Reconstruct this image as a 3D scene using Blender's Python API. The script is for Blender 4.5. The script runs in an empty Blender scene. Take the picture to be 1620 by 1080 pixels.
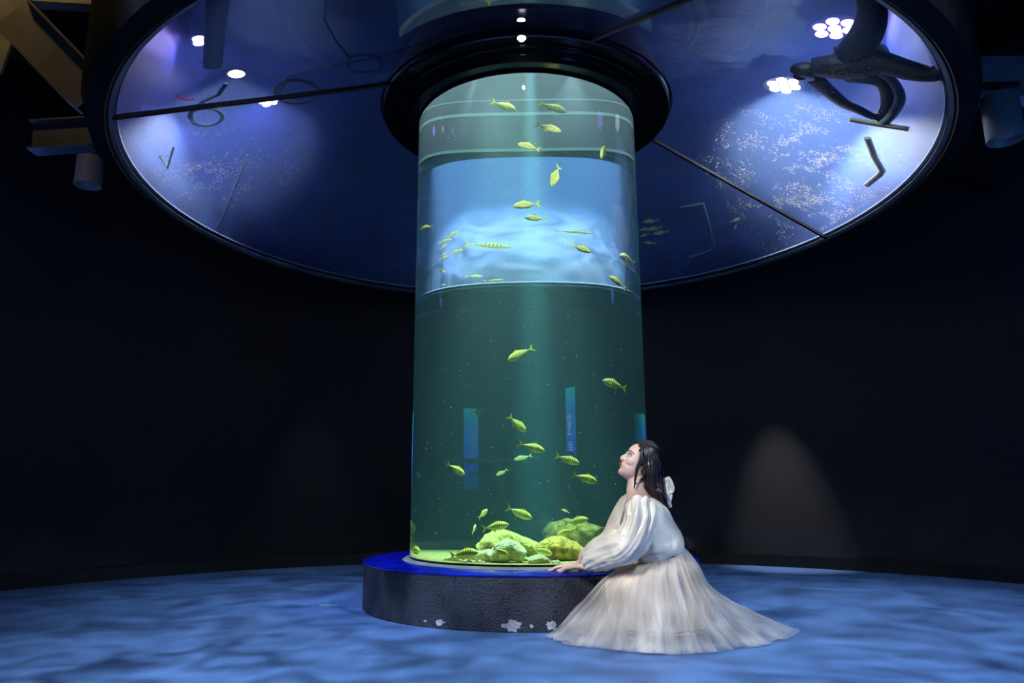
import bpy, bmesh, math, random
from mathutils import Vector as V, Matrix, noise
random.seed(7)
PI = math.pi
sc = bpy.context.scene
COL = sc.collection

# ------------------------------------------------------------------ camera
F, PIT, YAW, ROL = 1163.39, .2032, -.0225, -.0056
CAM = V((0, -4.6711, .6449))
c_, s_ = math.cos(YAW), math.sin(YAW)
FW = V((s_*math.cos(PIT), c_*math.cos(PIT), math.sin(PIT)))
_rt = V((c_, -s_, 0)); _up = _rt.cross(FW)
RI = _rt*math.cos(ROL) + _up*math.sin(ROL)
UP = _up*math.cos(ROL) - _rt*math.sin(ROL)
cd = bpy.data.cameras.new('camera'); cam = bpy.data.objects.new('camera', cd); COL.objects.link(cam)
cd.sensor_width = 36; cd.lens = F*36/1620; cd.clip_start = .05; cd.clip_end = 100
M = Matrix((RI, UP, -FW)).transposed().to_4x4(); M.translation = CAM
cam.matrix_world = M
sc.camera = cam

# ------------------------------------------------------------------ world, view
w = bpy.data.worlds.new('world'); sc.world = w; w.use_nodes = True
w.node_tree.nodes['Background'].inputs[0].default_value = (.010, .016, .045, 1)
w.node_tree.nodes['Background'].inputs[1].default_value = .25
sc.view_settings.view_transform = 'Standard'; sc.view_settings.look = 'None'
sc.view_settings.exposure = 0; sc.view_settings.gamma = 1; sc.view_settings.use_curve_mapping = False
cy = sc.cycles
cy.caustics_refractive = False; cy.caustics_reflective = False
cy.sample_clamp_indirect = 4; cy.max_bounces = 16; cy.transmission_bounces = 14
cy.glossy_bounces = 4; cy.diffuse_bounces = 3; cy.transparent_max_bounces = 16; cy.volume_bounces = 1
cy.use_denoising = True

# ------------------------------------------------------------------ lights of the room
def light(name, typ, loc, target, power, color, parent=None, gobo=None, **k):
    l = bpy.data.lights.new(name, typ); l.energy = power; l.color = color
    for a, b in k.items(): setattr(l, a, b)
    o = bpy.data.objects.new(name, l); COL.objects.link(o); o.location = loc
    if target is not None:
        o.rotation_euler = (V(target)-V(loc)).to_track_quat('-Z', 'Y').to_euler()
    if parent:
        o.parent = parent; o.matrix_parent_inverse = parent.matrix_world.inverted()
    if gobo:                                       # water ripple projector
        sca, lo, hi, fine = gobo
        l.use_nodes = True; nt = l.node_tree; n = nt.nodes
        em = n['Emission']; tc = n.new('ShaderNodeTexCoord')
        no = n.new('ShaderNodeTexNoise'); no.inputs['Scale'].default_value = sca
        no.inputs['Detail'].default_value = 2.5; no.inputs['Distortion'].default_value = 1.2
        nt.links.new(tc.outputs['Normal'], no.inputs['Vector'])
        mr = n.new('ShaderNodeMapRange'); mr.inputs[1].default_value = .32; mr.inputs[2].default_value = .72
        mr.inputs[3].default_value = lo; mr.inputs[4].default_value = hi
        nt.links.new(no.outputs['Fac'], mr.inputs[0]); nt.links.new(mr.outputs[0], em.inputs['Strength'])
    return o

light('ripple_projector_left', 'SPOT', (-1.9, -3.3, 3.3), (.0, -1.7, 0), 420, (.74, .86, 1), gobo=(16, .12, 2.0, 0),
      spot_size=math.radians(88), spot_blend=.9, shadow_soft_size=.03)
light('ripple_projector_right', 'SPOT', (2.1, -3.6, 3.3), (1.0, -1.6, 0), 340, (.70, .84, 1), gobo=(16, .12, 2.0, 0),
      spot_size=math.radians(88), spot_blend=.9, shadow_soft_size=.03)
light('key_spot', 'SPOT', (-2.2, -3.5, 2.9), (.58, -1.2, .42), 330, (1, .93, .85),
      spot_size=math.radians(26), spot_blend=.8, shadow_soft_size=.05)
light('wall_spot_right', 'SPOT', (1.85, 1.60, 2.32), (2.24, 2.02, .15), 165, (1, .97, .95),
      spot_size=math.radians(32), spot_blend=.9, shadow_soft_size=.03)
light('wall_spot_left', 'SPOT', (-1.75, 1.80, 2.4), (-1.98, 2.15, 0), 22, (.8, .9, 1),
      spot_size=math.radians(38), spot_blend=.9, shadow_soft_size=.05)
light('back_floor_wash', 'SPOT', (-1.75, .25, 2.5), (-1.75, .3, 0), 75, (.6, .76, 1), gobo=(9, .3, 1.7, 0),
      spot_size=math.radians(88), spot_blend=1, shadow_soft_size=.05)
light('back_floor_wash', 'SPOT', (1.85, .15, 2.5), (1.85, .2, 0), 75, (.6, .76, 1), gobo=(9, .3, 1.7, 0),
      spot_size=math.radians(88), spot_blend=1, shadow_soft_size=.05)
light('warm_service_light', 'POINT', (-3.0, -1.75, 4.1), None, 10, (1, .72, .3), shadow_soft_size=.05)
light('blue_service_light', 'POINT', (-3.3, -.3, 2.5), None, 1.2, (.15, .25, 1), shadow_soft_size=.1)
light('blue_service_light', 'POINT', (3.2, -.5, 2.5), None, 2.0, (.1, .2, 1), shadow_soft_size=.1)
light('blue_plinth_wash', 'SPOT', (-2.3, .8, 2.4), (-.8, -.1, .26), 90, (.12, .2, 1),
      spot_size=math.radians(40), spot_blend=1, shadow_soft_size=.1)
# lamps and added fill under water: in the column and in the overhead tank
light('column_top_lamp', 'AREA', (0, 0, 3.93), (0, 0, 0), 46, (.92, .95, 1), shape='DISK', size=1.2)
light('column_beam', 'SPOT', (.02, .05, 3.9), (.04, .0, .3), 13000, (.80, 1, .90),
      spot_size=math.radians(5.5), spot_blend=.9, shadow_soft_size=.02)
light('column_rock_light', 'SPOT', (-.1, -.25, 3.85), (-.02, -.12, .3), 2700, (1, .88, .55),
      spot_size=math.radians(24), spot_blend=.7, shadow_soft_size=.04)

for x_ in (-.28, .28):  # added fill hidden by the collar, brightens the fish flanks
    light('column_front_lamp', 'SPOT', (x_, -.60, 3.16), (x_*.6, .15, .9), 190, (1, .90, .76), spot_size=math.radians(75), spot_blend=.9, shadow_soft_size=.012)

# ------------------------------------------------------------------ pixel -> world helpers
def ray(x, y): return (FW*F + RI*(x-810) + UP*(540-y)).normalized()
def at(x, y, Y):
    d = ray(x, y); return CAM + d*((Y-CAM.y)/d.y)
def atz(x, y, z):
    d = ray(x, y); return CAM + d*((z-CAM.z)/d.z)
def refr(d, n, eta):
    ci = -d.dot(n); return d*eta + n*(eta*ci - math.sqrt(1-eta*eta*(1-ci*ci)))
RT, HP = .732, .262
ZR, RD, SL = 2.586, 2.474, .402
IOR = 1.34
def cone_z(r): return ZR+(RD-r)*SL
def incol(x, y, fr):
    d = ray(x, y); a = d.x*d.x+d.y*d.y; b = 2*(CAM.x*d.x+CAM.y*d.y); c = CAM.x**2+CAM.y**2-RT*RT
    q = b*b-4*a*c
    t = (-b-math.sqrt(max(q, 0)))/(2*a); P = CAM+d*t; n = V((P.x, P.y, 0)).normalized()
    e = refr(d, n, 1/IOR); a = e.x*e.x+e.y*e.y; t2 = -2*(P.x*e.x+P.y*e.y)/a
    return P+e*t2*fr
def overhead(x, y, t):
    d = ray(x, y); s = 1.5
    while s < 9:
        P = CAM+d*s
        if P.z > cone_z(math.hypot(P.x, P.y)): break
        s += .002
    r = math.hypot(P.x, P.y); n = -V((SL*P.x/r, SL*P.y/r, 1)).normalized()
    return P + refr(d, n, 1/1.33)*t

# ------------------------------------------------------------------ materials
def mat(name, col, rough=.6, metal=0, spec=.5, bump=None, var=None, **k):
    m = bpy.data.materials.new(name); m.use_nodes = True; nt = m.node_tree
    b = nt.nodes['Principled BSDF']
    b.inputs['Base Color'].default_value = (*col, 1); b.inputs['Roughness'].default_value = rough
    b.inputs['Metallic'].default_value = metal; b.inputs['Specular IOR Level'].default_value = spec
    for a, v in k.items():
        b.inputs[a.replace('_', ' ')].default_value = v
    tc = nt.nodes.new('ShaderNodeTexCoord')
    if var:                                        # var = (scale, amount)
        no = nt.nodes.new('ShaderNodeTexNoise'); no.inputs['Scale'].default_value = var[0]; no.inputs['Detail'].default_value = 5
        nt.links.new(tc.outputs['Object'], no.inputs['Vector'])
        cr = nt.nodes.new('ShaderNodeValToRGB')
        cr.color_ramp.elements[0].position = .3; cr.color_ramp.elements[1].position = .7
        cr.color_ramp.elements[0].color = (*[v*(1-var[1]) for v in col], 1)
        cr.color_ramp.elements[1].color = (*[min(1, v*(1+var[1])) for v in col], 1)
        nt.links.new(no.outputs['Fac'], cr.inputs[0]); nt.links.new(cr.outputs[0], b.inputs['Base Color'])
    if bump:                                       # bump = (scale, strength, stretch)
        no = nt.nodes.new('ShaderNodeTexNoise'); no.inputs['Scale'].default_value = bump[0]; no.inputs['Detail'].default_value = 4
        if len(bump) > 2:
            mp = nt.nodes.new('ShaderNodeMapping'); mp.inputs['Scale'].default_value = bump[2]
            nt.links.new(tc.outputs['Object'], mp.inputs['Vector']); nt.links.new(mp.outputs[0], no.inputs['Vector'])
        else: nt.links.new(tc.outputs['Object'], no.inputs['Vector'])
        bp = nt.nodes.new('ShaderNodeBump'); bp.inputs['Strength'].default_value = bump[1]; bp.inputs['Distance'].default_value = .02
        nt.links.new(no.outputs['Fac'], bp.inputs['Height']); nt.links.new(bp.outputs[0], b.inputs['Normal'])
    return m
def emis(name, col, st):
    m = bpy.data.materials.new(name); m.use_nodes = True; nt = m.node_tree; nt.nodes.clear()
    e = nt.nodes.new('ShaderNodeEmission'); e.inputs[0].default_value = (*col, 1); e.inputs[1].default_value = st
    o = nt.nodes.new('ShaderNodeOutputMaterial'); nt.links.new(e.outputs[0], o.inputs[0]); return m
def water(name, ior, scol, sden, acol, aden):
    m = bpy.data.materials.new(name); m.use_nodes = True; nt = m.node_tree; nt.nodes.clear(); n = nt.nodes
    g = n.new('ShaderNodeBsdfGlass'); g.inputs['Roughness'].default_value = 0; g.inputs['IOR'].default_value = ior
    s = n.new('ShaderNodeVolumeScatter'); s.inputs[0].default_value = (*scol, 1); s.inputs[1].default_value = sden
    s.inputs['Anisotropy'].default_value = .0
    a = n.new('ShaderNodeVolumeAbsorption'); a.inputs[0].default_value = (*acol, 1); a.inputs[1].default_value = aden
    ad = n.new('ShaderNodeAddShader'); o = n.new('ShaderNodeOutputMaterial')
    nt.links.new(s.outputs[0], ad.inputs[0]); nt.links.new(a.outputs[0], ad.inputs[1])
    nt.links.new(g.outputs[0], o.inputs[0]); nt.links.new(ad.outputs[0], o.inputs[1]); return m

M_floor = mat('blue_floor', (.098, .205, .475), .55, spec=.3, bump=(220, .12), var=(90, .16))
M_wall = mat('charcoal_wall', (.026, .0265, .030), .75, spec=.2, bump=(30, .08))
M_black = mat('black_trim', (.004, .004, .005), .5, spec=.3)
M_ceiling = mat('black_ceiling', (.006, .007, .010), .9)
M_frame = mat('dark_frame', (.005, .0055, .008), .55, spec=.3)
M_collar = mat('glossy_black_collar', (.006, .006, .008), .16, spec=.6, bump=(3, .05))
M_steel = mat('painted_steel', (.20, .21, .24), .45, metal=.3, var=(8, .2))
M_lightgrey = mat('grey_metal', (.33, .34, .33), .5)
M_edge = mat('acrylic_edge', (.55, .65, .95), .3)
M_colwater = water('column_water', IOR, (.38, .76, 1), .036, (.25, .87, .85), .36)
M_tankwater = water('tank_water', 1.33, (.30, .48, 1), .24, (.3, .6, 1), .10)
M_lining = mat('grey_lining', (.050, .050, .058), .35)
M_tankwall = mat('tank_wall', (.012, .03, .12), .6, var=(3, .5))
M_surface = mat('rippled_surface', (.02, .04, .13), .12, spec=.8, bump=(2.2, 1.0, (1, 2.2, 1)), var=(1.6, .6))
M_glint_band = mat('pale_band', (.13, .17, .15), .4)
M_sand = mat('sand', (.22, .20, .07), .9, bump=(60, .5), var=(40, .3))
M_skin = mat('skin', (.78, .53, .43), .45, Subsurface_Weight=.12, Subsurface_Radius=(.02, .008, .004))
M_hair = mat('hair', (.016, .010, .008), .34, spec=.55)
M_satin = mat('satin', (.84, .76, .64), .33, spec=.55, bump=(9, .35, (1.2, 1, 2.2)), Sheen_Weight=.3)
M_lining_f = mat('skirt_lining', (.88, .68, .48), .7, bump=(14, .25, (2.5, 2.5, .6)))
M_lips = mat('lips', (.55, .07, .08), .3)
M_white = mat('white', (.8, .8, .8), .3)
M_dark = mat('dark', (.01, .008, .008), .2)
M_pvc = mat('pvc', (.80, .72, .50), .4)
M_bluepvc = mat('blue_grey_pipe', (.30, .42, .50), .5)
M_neoprene = mat('neoprene', (.006, .006, .010), .6)
M_hose = mat('hose', (.05, .08, .10), .4)
M_greyhose = mat('grey_hose', (.45, .58, .66), .4)
M_glow = emis('lamp_glow', (.72, .72, 1), 40)
M_glow_v = emis('lamp_glow_violet', (.28, .16, 1), 22)
M_glint = emis('led', (.85, .85, 1), 60)

# tulle: a real half-transparent net
M_tulle = bpy.data.materials.new('tulle'); M_tulle.use_nodes = True
nt = M_tulle.node_tree; n = nt.nodes; n.clear()
df = n.new('ShaderNodeBsdfDiffuse'); df.inputs[0].default_value = (.90, .85, .78, 1)
tr = n.new('ShaderNodeBsdfTranslucent'); tr.inputs[0].default_value = (.90, .85, .78, 1)
tp = n.new('ShaderNodeBsdfTransparent')
m1 = n.new('ShaderNodeMixShader'); m1.inputs[0].default_value = .3
m2 = n.new('ShaderNodeMixShader')
tc = n.new('ShaderNodeTexCoord'); uvm = n.new('ShaderNodeMapping'); uvm.inputs['Scale'].default_value = (34, 1.6, 1)
no = n.new('ShaderNodeTexNoise'); no.inputs['Scale'].default_value = 1; no.inputs['Detail'].default_value = 3
mr = n.new('ShaderNodeMapRange'); mr.inputs[1].default_value = .48; mr.inputs[2].default_value = .70
mr.inputs[3].default_value = .13; mr.inputs[4].default_value = .58
bp = n.new('ShaderNodeBump'); bp.inputs['Strength'].default_value = .5; bp.inputs['Distance'].default_value = .01
o = n.new('ShaderNodeOutputMaterial')
L = nt.links.new
uv2 = n.new('ShaderNodeMapping'); uv2.inputs['Scale'].default_value = (9, 2.6, 1); nb_ = n.new('ShaderNodeTexNoise'); nb_.inputs['Scale'].default_value = 1
ab = n.new('ShaderNodeMapRange'); ab.inputs[1].default_value = .35; ab.inputs[2].default_value = .65; ab.inputs[3].default_value = .0; ab.inputs[4].default_value = .26
sm_ = n.new('ShaderNodeMath'); sm_.operation = 'ADD'; sm_.use_clamp = True
L(tc.outputs['UV'], uv2.inputs[0]); L(uv2.outputs[0], nb_.inputs['Vector']); L(nb_.outputs['Fac'], ab.inputs[0]); L(ab.outputs[0], sm_.inputs[1]); L(mr.outputs[0], sm_.inputs[0])
L(tc.outputs['UV'], uvm.inputs[0]); L(uvm.outputs[0], no.inputs['Vector']); L(no.outputs['Fac'], mr.inputs[0]); L(no.outputs['Fac'], bp.inputs['Height'])
L(bp.outputs[0], df.inputs['Normal']); L(df.outputs[0], m1.inputs[1]); L(tr.outputs[0], m1.inputs[2])
L(sm_.outputs[0], m2.inputs[0]); L(tp.outputs[0], m2.inputs[1]); L(m1.outputs[0], m2.inputs[2]); L(m2.outputs[0], o.inputs[0])

# concrete with pores
M_conc = mat('dark_concrete', (.045, .050, .068), .5, spec=.45, var=(6, .35))
nt = M_conc.node_tree; n = nt.nodes; L = nt.links.new; b = n['Principled BSDF']
tc = n.new('ShaderNodeTexCoord'); mp = n.new('ShaderNodeMapping'); mp.inputs['Scale'].default_value = (26, 26, 34)
ns = n.new('ShaderNodeTexNoise'); ns.inputs['Scale'].default_value = 5
vr = n.new('ShaderNodeTexVoronoi'); vr.inputs['Scale'].default_value = 1
mr = n.new('ShaderNodeMapRange'); mr.inputs[1].default_value = .14; mr.inputs[2].default_value = .24
ad = n.new('ShaderNodeMath'); ad.operation = 'ADD'
mr2 = n.new('ShaderNodeMapRange'); mr2.inputs[1].default_value = .42; mr2.inputs[2].default_value = .54; mr2.inputs[3].default_value = .25; mr2.inputs[4].default_value = 0
fine = n.new('ShaderNodeTexNoise'); fine.inputs['Scale'].default_value = 90; fine.inputs['Detail'].default_value = 4
ad2 = n.new('ShaderNodeMath'); ad2.operation = 'MULTIPLY_ADD'; ad2.inputs[1].default_value = .22
bp = n.new('ShaderNodeBump'); bp.inputs['Strength'].default_value = 1; bp.inputs['Distance'].default_value = .03
L(tc.outputs['Object'], mp.inputs[0]); L(mp.outputs[0], vr.inputs['Vector']); L(tc.outputs['Object'], ns.inputs['Vector'])
L(tc.outputs['Object'], fine.inputs['Vector'])
L(vr.outputs['Distance'], ad.inputs[0]); L(ns.outputs['Fac'], mr2.inputs[0]); L(mr2.outputs[0], ad.inputs[1])
L(ad.outputs[0], mr.inputs[0]); L(fine.outputs['Fac'], ad2.inputs[0]); L(mr.outputs[0], ad2.inputs[2])
L(ad2.outputs[0], bp.inputs['Height']); L(bp.outputs[0], b.inputs['Normal'])
M_chip = mat('bare_plaster', (.55, .55, .60), .9, bump=(60, .5))
M_bluetop = mat('blue_resin', (.004, .012, .62), .16, spec=.6, bump=(40, .10), var=(14, .5))

def fish_mat():
    m = bpy.data.materials.new('trevally_skin'); m.use_nodes = True; nt = m.node_tree; n = nt.nodes; L = nt.links.new
    b = n['Principled BSDF']; b.inputs['Roughness'].default_value = .32; b.inputs['Specular IOR Level'].default_value = .6
    tc = n.new('ShaderNodeTexCoord'); sp = n.new('ShaderNodeSeparateXYZ'); L(tc.outputs['Object'], sp.inputs[0])
    wv = n.new('ShaderNodeMath'); wv.operation = 'MULTIPLY'; wv.inputs[1].default_value = 78; L(sp.outputs[0], wv.inputs[0])
    sn = n.new('ShaderNodeMath'); sn.operation = 'SINE'; L(wv.outputs[0], sn.inputs[0])
    mr = n.new('ShaderNodeMapRange'); mr.inputs[1].default_value = .5; mr.inputs[2].default_value = .8; L(sn.outputs[0], mr.inputs[0])
    mz = n.new('ShaderNodeMapRange'); mz.inputs[1].default_value = -.07; mz.inputs[2].default_value = -.01; L(sp.outputs[2], mz.inputs[0])
    mu = n.new('ShaderNodeMath'); mu.operation = 'MULTIPLY'; L(mr.outputs[0], mu.inputs[0]); L(mz.outputs[0], mu.inputs[1])
    mh = n.new('ShaderNodeMapRange'); mh.inputs[1].default_value = .30; mh.inputs[2].default_value = .36; mh.inputs[3].default_value = .85; mh.inputs[4].default_value = 0
    L(sp.outputs[0], mh.inputs[0])
    mu2 = n.new('ShaderNodeMath'); mu2.operation = 'MULTIPLY'; L(mu.outputs[0], mu2.inputs[0]); L(mh.outputs[0], mu2.inputs[1])
    bel = n.new('ShaderNodeMapRange'); bel.inputs[1].default_value = -.02; bel.inputs[2].default_value = .16; L(sp.outputs[2], bel.inputs[0])
    mx0 = n.new('ShaderNodeMix'); mx0.data_type = 'RGBA'; mx0.inputs[6].default_value = (.95, .98, .45, 1); mx0.inputs[7].default_value = (.90, .92, .08, 1)
    L(bel.outputs[0], mx0.inputs[0])
    mx = n.new('ShaderNodeMix'); mx.data_type = 'RGBA'; mx.inputs[7].default_value = (.02, .05, .02, 1)
    L(mu2.outputs[0], mx.inputs[0]); L(mx0.outputs[2], mx.inputs[6]); L(mx.outputs[2], b.inputs['Base Color'])
    return m
M_fish = fish_mat()
M_fin = mat('yellow_fin', (.88, .90, .03), .4)

# ------------------------------------------------------------------ mesh helpers
def link(name, me, m=None, parent=None, smooth=True, angle=None):
    o = bpy.data.objects.new(name, me); COL.objects.link(o)
    if m: me.materials.append(m)
    if smooth:
        for p in me.polygons: p.use_smooth = True
        if angle: me.set_sharp_from_angle(angle=math.radians(angle))
    if parent: o.parent = parent
    return o
def tag(o, label=None, cat=None, group=None, kind=None):
    if label: o['label'] = label
    if cat: o['category'] = cat
    if group: o['group'] = group
    if kind: o['kind'] = kind
    return o
def empty(name, loc=(0, 0, 0), label=None, cat=None, group=None):
    o = bpy.data.objects.new(name, None); COL.objects.link(o); o.location = loc; o.empty_display_size = .1
    tag(o, label, cat, group); bpy.context.view_layer.update() if False else None
    o.matrix_world = Matrix.Translation(V(loc)); return o
def from_py(vs, fs):
    me = bpy.data.meshes.new('m'); me.from_pydata([tuple(v) for v in vs], [], fs); me.update(); return me
def lathe_me(prof, n=160, closed=False, a0=0, a1=2*PI, cx=0, cy_=0):
    vs, fs = [], []; full = abs(a1-a0-2*PI) < 1e-6; cols = n if full else n+1
    for i in range(cols):
        a = a0+(a1-a0)*i/n
        for r, z in prof: vs.append((cx+r*math.cos(a), cy_+r*math.sin(a), z))
    k = len(prof)
    for i in range(n):
        j = (i+1) % cols
        for q in range(k if closed else k-1):
            q2 = (q+1) % k
            fs.append((i*k+q, j*k+q, j*k+q2, i*k+q2))
    me = from_py(vs, fs)
    bm = bmesh.new(); bm.from_mesh(me); bmesh.ops.remove_doubles(bm, verts=bm.verts, dist=1e-6)
    bmesh.ops.recalc_face_normals(bm, faces=bm.faces); bm.to_mesh(me); bm.free(); return me
def frames(pts):
    T = []
    for i in range(len(pts)):
        a = pts[max(i-1, 0)]; b = pts[min(i+1, len(pts)-1)]; T.append((b-a).normalized())
    u = V((0, 0, 1)) if abs(T[0].z) < .9 else V((0, 1, 0))
    out = []
    for t in T:
        u = (u - t*u.dot(t)).normalized(); out.append((t, u, t.cross(u)))
    return out
def catmull(P, n=8):
    out = []; P = [V(p) for p in P]
    for i in range(len(P)-1):
        p0 = P[max(i-1, 0)]; p1 = P[i]; p2 = P[i+1]; p3 = P[min(i+2, len(P)-1)]
        for k in range(n):
            t = k/n; out.append(.5*((2*p1)+(-p0+p2)*t+(2*p0-5*p1+4*p2-p3)*t*t+(-p0+3*p1-3*p2+p3)*t**3))
    out.append(P[-1]); return out
def tube_bm(bm, pts, rad, seg=10, cap=True, squash=1, upv=None):
    """pts list of Vector, rad float/list (or list of (a,b))"""
    fr = frames(pts); rings = []
    for i, (p, (t, u, v)) in enumerate(zip(pts, fr)):
        if upv is not None:
            u = (upv - t*upv.dot(t)).normalized(); v = t.cross(u)
        r = rad[i] if isinstance(rad, (list, tuple)) else rad
        a, b = r if isinstance(r, tuple) else (r, r*squash)
        rings.append([bm.verts.new(p+u*(a*math.cos(2*PI*k/seg))+v*(b*math.sin(2*PI*k/seg))) for k in range(seg)])
    for A, B in zip(rings, rings[1:]):
        for k in range(seg): bm.faces.new((A[k], A[(k+1) % seg], B[(k+1) % seg], B[k]))
    if cap:
        for R, rev in ((rings[0], True), (rings[-1], False)):
            c = bm.verts.new(sum((v.co for v in R), V())/seg)
            for k in range(seg):
                f = (R[k], R[(k+1) % seg], c); bm.faces.new(f[::-1] if rev else f)
def to_me(bm, recalc=True):
    if recalc: bmesh.ops.recalc_face_normals(bm, faces=bm.faces)
    me = bpy.data.meshes.new('m'); bm.to_mesh(me); bm.free(); return me
def tube(name, pts, rad, m, parent=None, seg=12, smooth_n=0, **k):
    pts = [V(p) for p in pts]
    if smooth_n:
        n0 = len(pts); pts = catmull(pts, smooth_n)
        if isinstance(rad, list):
            rr = []
            for i in range(len(pts)):
                f = i/(len(pts)-1)*(n0-1); j = min(int(f), n0-2); q = f-j
                rr.append(rad[j]*(1-q)+rad[j+1]*q)
            rad = rr
    bm = bmesh.new(); tube_bm(bm, pts, rad, seg, **k); return link(name, to_me(bm), m, parent, angle=60)
def box_bm(bm, a, b):
    vs = [bm.verts.new((x, y, z)) for x in (a[0], b[0]) for y in (a[1], b[1]) for z in (a[2], b[2])]
    for f in ((0, 1, 3, 2), (4, 6, 7, 5), (0, 4, 5, 1), (2, 3, 7, 6), (0, 2, 6, 4), (1, 5, 7, 3)): bm.faces.new([vs[i] for i in f])
def blob_bm(bm, c, r, rot=None, sub=2):
    ret = bmesh.ops.create_icosphere(bm, subdivisions=sub, radius=1)
    Mx = Matrix.Translation(V(c)) @ (rot.to_4x4() if rot else Matrix()) @ Matrix.Diagonal((*r, 1))
    bmesh.ops.transform(bm, matrix=Mx, verts=ret['verts'])
def prism_bm(bm, outline, a, b, upv):
    """extrude 2-D outline [(u,v)] from a to b"""
    a, b = V(a), V(b); t = (b-a).normalized(); u = (V(upv)-t*V(upv).dot(t)).normalized(); s = t.cross(u)
    A = [bm.verts.new(a+s*x+u*y) for x, y in outline]; B = [bm.verts.new(b+s*x+u*y) for x, y in outline]
    n = len(outline)
    for k in range(n): bm.faces.new((A[k], A[(k+1) % n], B[(k+1) % n], B[k]))
    bm.faces.new(A[::-1]); bm.faces.new(B)

# ------------------------------------------------------------------ the room
RC = V((-.037, -1.388, 0)); RR = 4.154
bm = bmesh.new(); bmesh.ops.create_circle(bm, cap_ends=True, segments=160, radius=RR+.05)
bmesh.ops.translate(bm, verts=bm.verts, vec=RC); tag(link('floor', to_me(bm), M_floor, smooth=False), kind='structure')
bm = bmesh.new(); bmesh.ops.create_circle(bm, cap_ends=True, segments=96, radius=RR+1.5)
bmesh.ops.translate(bm, verts=bm.verts, vec=RC+V((0, 0, 4.55))); tag(link('ceiling', to_me(bm), M_ceiling, smooth=False), kind='structure')
tag(link('wall_round', lathe_me([(RR, 0), (RR, 4.0), (RR+.12, 4.0), (RR+.12, 0)], 200, True, cx=RC.x, cy_=RC.y), M_wall, angle=40), kind='structure')
tag(link('baseboard_round', lathe_me([(RR-.03, .001), (RR-.03, .10), (RR-.001, .105), (RR-.001, .001)], 200, True, cx=RC.x, cy_=RC.y), M_black, angle=40), kind='structure')

# ------------------------------------------------------------------ plinth
pl = empty('plinth', (0, 0, 0), 'low round dark concrete plinth with a blue glossy top carrying the glass column', 'plinth')
link('concrete_drum', lathe_me([(0, 0), (.995, 0), (1, .004), (1, HP-.016), (.99, HP-.012), (0, HP-.012)], 200), M_conc, pl, angle=40)
link('blue_top', lathe_me([(.60, HP-.012), (1.0, HP-.012), (1.004, HP-.004), (.995, HP), (.60, HP)], 200, True), M_bluetop, pl, angle=50)
link('sealing_ring', lathe_me([(RT+.003, HP), (.775, HP), (.762, HP+.007), (RT+.003, HP+.010)], 160, True), M_lightgrey, pl, angle=50)
def chip(cx, cy, w, h, seed):
    random.seed(seed); d0 = at(cx, cy, -1.0); a0 = math.atan2(-math.sqrt(max(0, 1-d0.x**2)), d0.x)
    z0 = max(.03, (CAM.z - (cy-780)/F*3.72)*1.0)
    px = 1/318.; n = 22; vs = [(1.0015*math.cos(a0), 1.0015*math.sin(a0), z0)]
    for k in range(n):
        t = 2*PI*k/n; r = .55+.45*random.random()
        a = a0 + math.cos(t)*r*w*px/max(.3, abs(math.sin(a0))); z = max(.003, z0+math.sin(t)*r*h*px)
        vs.append((1.0015*math.cos(a), 1.0015*math.sin(a), z))
    me = from_py(vs, [(0, 1+k, 1+(k+1) % n) for k in range(n)])
    o = link('chipped_patch', me, M_chip, pl, smooth=False); sm = o.modifiers.new('s', 'SOLIDIFY'); sm.thickness = .002; sm.offset = 0
    o['label'] = 'pale chipped patch'
for c in ((811, 980, 16, 11, 1), (692, 987, 9, 5, 2), (666, 986, 3, 2, 3), (841, 988, 4, 3, 4), (872, 986, 9, 8, 5), (797, 984, 5, 4, 6)): chip(*c)

bm = bmesh.new(); P = atz(520, 957, 0); box_bm(bm, (P.x-.055, P.y-.006, .0005), (P.x+.05, P.y+.006, .003))  # thin pale green stripe lying on the floor
tag(link('floor_marker', to_me(bm), mat('pale_green_tape', (.55, .95, .6), .3), smooth=False), 'short thin pale green line on the floor left of the plinth', 'marker')

# ------------------------------------------------------------------ the glass column
gc = empty('aquarium_column', (0, 0, HP), 'tall clear acrylic cylinder full of teal water standing on the round plinth', 'aquarium')
def wm(o, p):                                      # keep world coordinates when parenting to an offset empty
    o.parent = p; o.matrix_parent_inverse = p.matrix_world.inverted(); return o
wm(link('water_cylinder', lathe_me([(0, HP+.003), (RT, HP+.003), (RT, 4.02), (0, 4.02)], 256), M_colwater, angle=40), gc)
wm(link('upper_lining', lathe_me([(RT-.006, 3.105), (RT-.006, 4.0), (RT-.012, 4.0), (RT-.012, 3.105)], 160, True), M_lining, angle=40), gc)
for z0, z1 in ((3.082, 3.104), (3.36, 3.385), (3.475, 3.485)):  # pale bands painted in for collar reflections and its lit lower lip
    wm(link('lining_band', lathe_me([(RT-.014, z0), (RT-.005, z0), (RT-.005, z1), (RT-.014, z1)], 160, True), M_glint_band, angle=40), gc)
wm(link('sand_bed', lathe_me([(0, HP+.012), (RT-.012, HP+.012), (RT-.012, HP+.02), (0, HP+.024)], 96), M_sand, angle=40), gc)
cl = link('collar', lathe_me([(.738, 3.10), (.80, 3.10), (.806, 3.106), (.806, 3.15), (.822, 3.155), (.87, 3.15), (.876, 3.156), (.876, 3.165),
     (.90, 3.168), (.965, 3.155), (.974, 3.162), (.974, 3.25), (.738, 3.25)], 200, True), M_collar, angle=30); wm(cl, gc)
cl['label'] = 'glossy black stepped collar'
for r, z in ((.806, 3.104), (.876, 3.152)):
    rg = link('ring', lathe_me([(r-.006, z-.006), (r+.004, z-.006), (r+.004, z+.004), (r-.006, z+.004)], 200, True), M_collar, angle=30)
    rg.parent = cl

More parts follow.
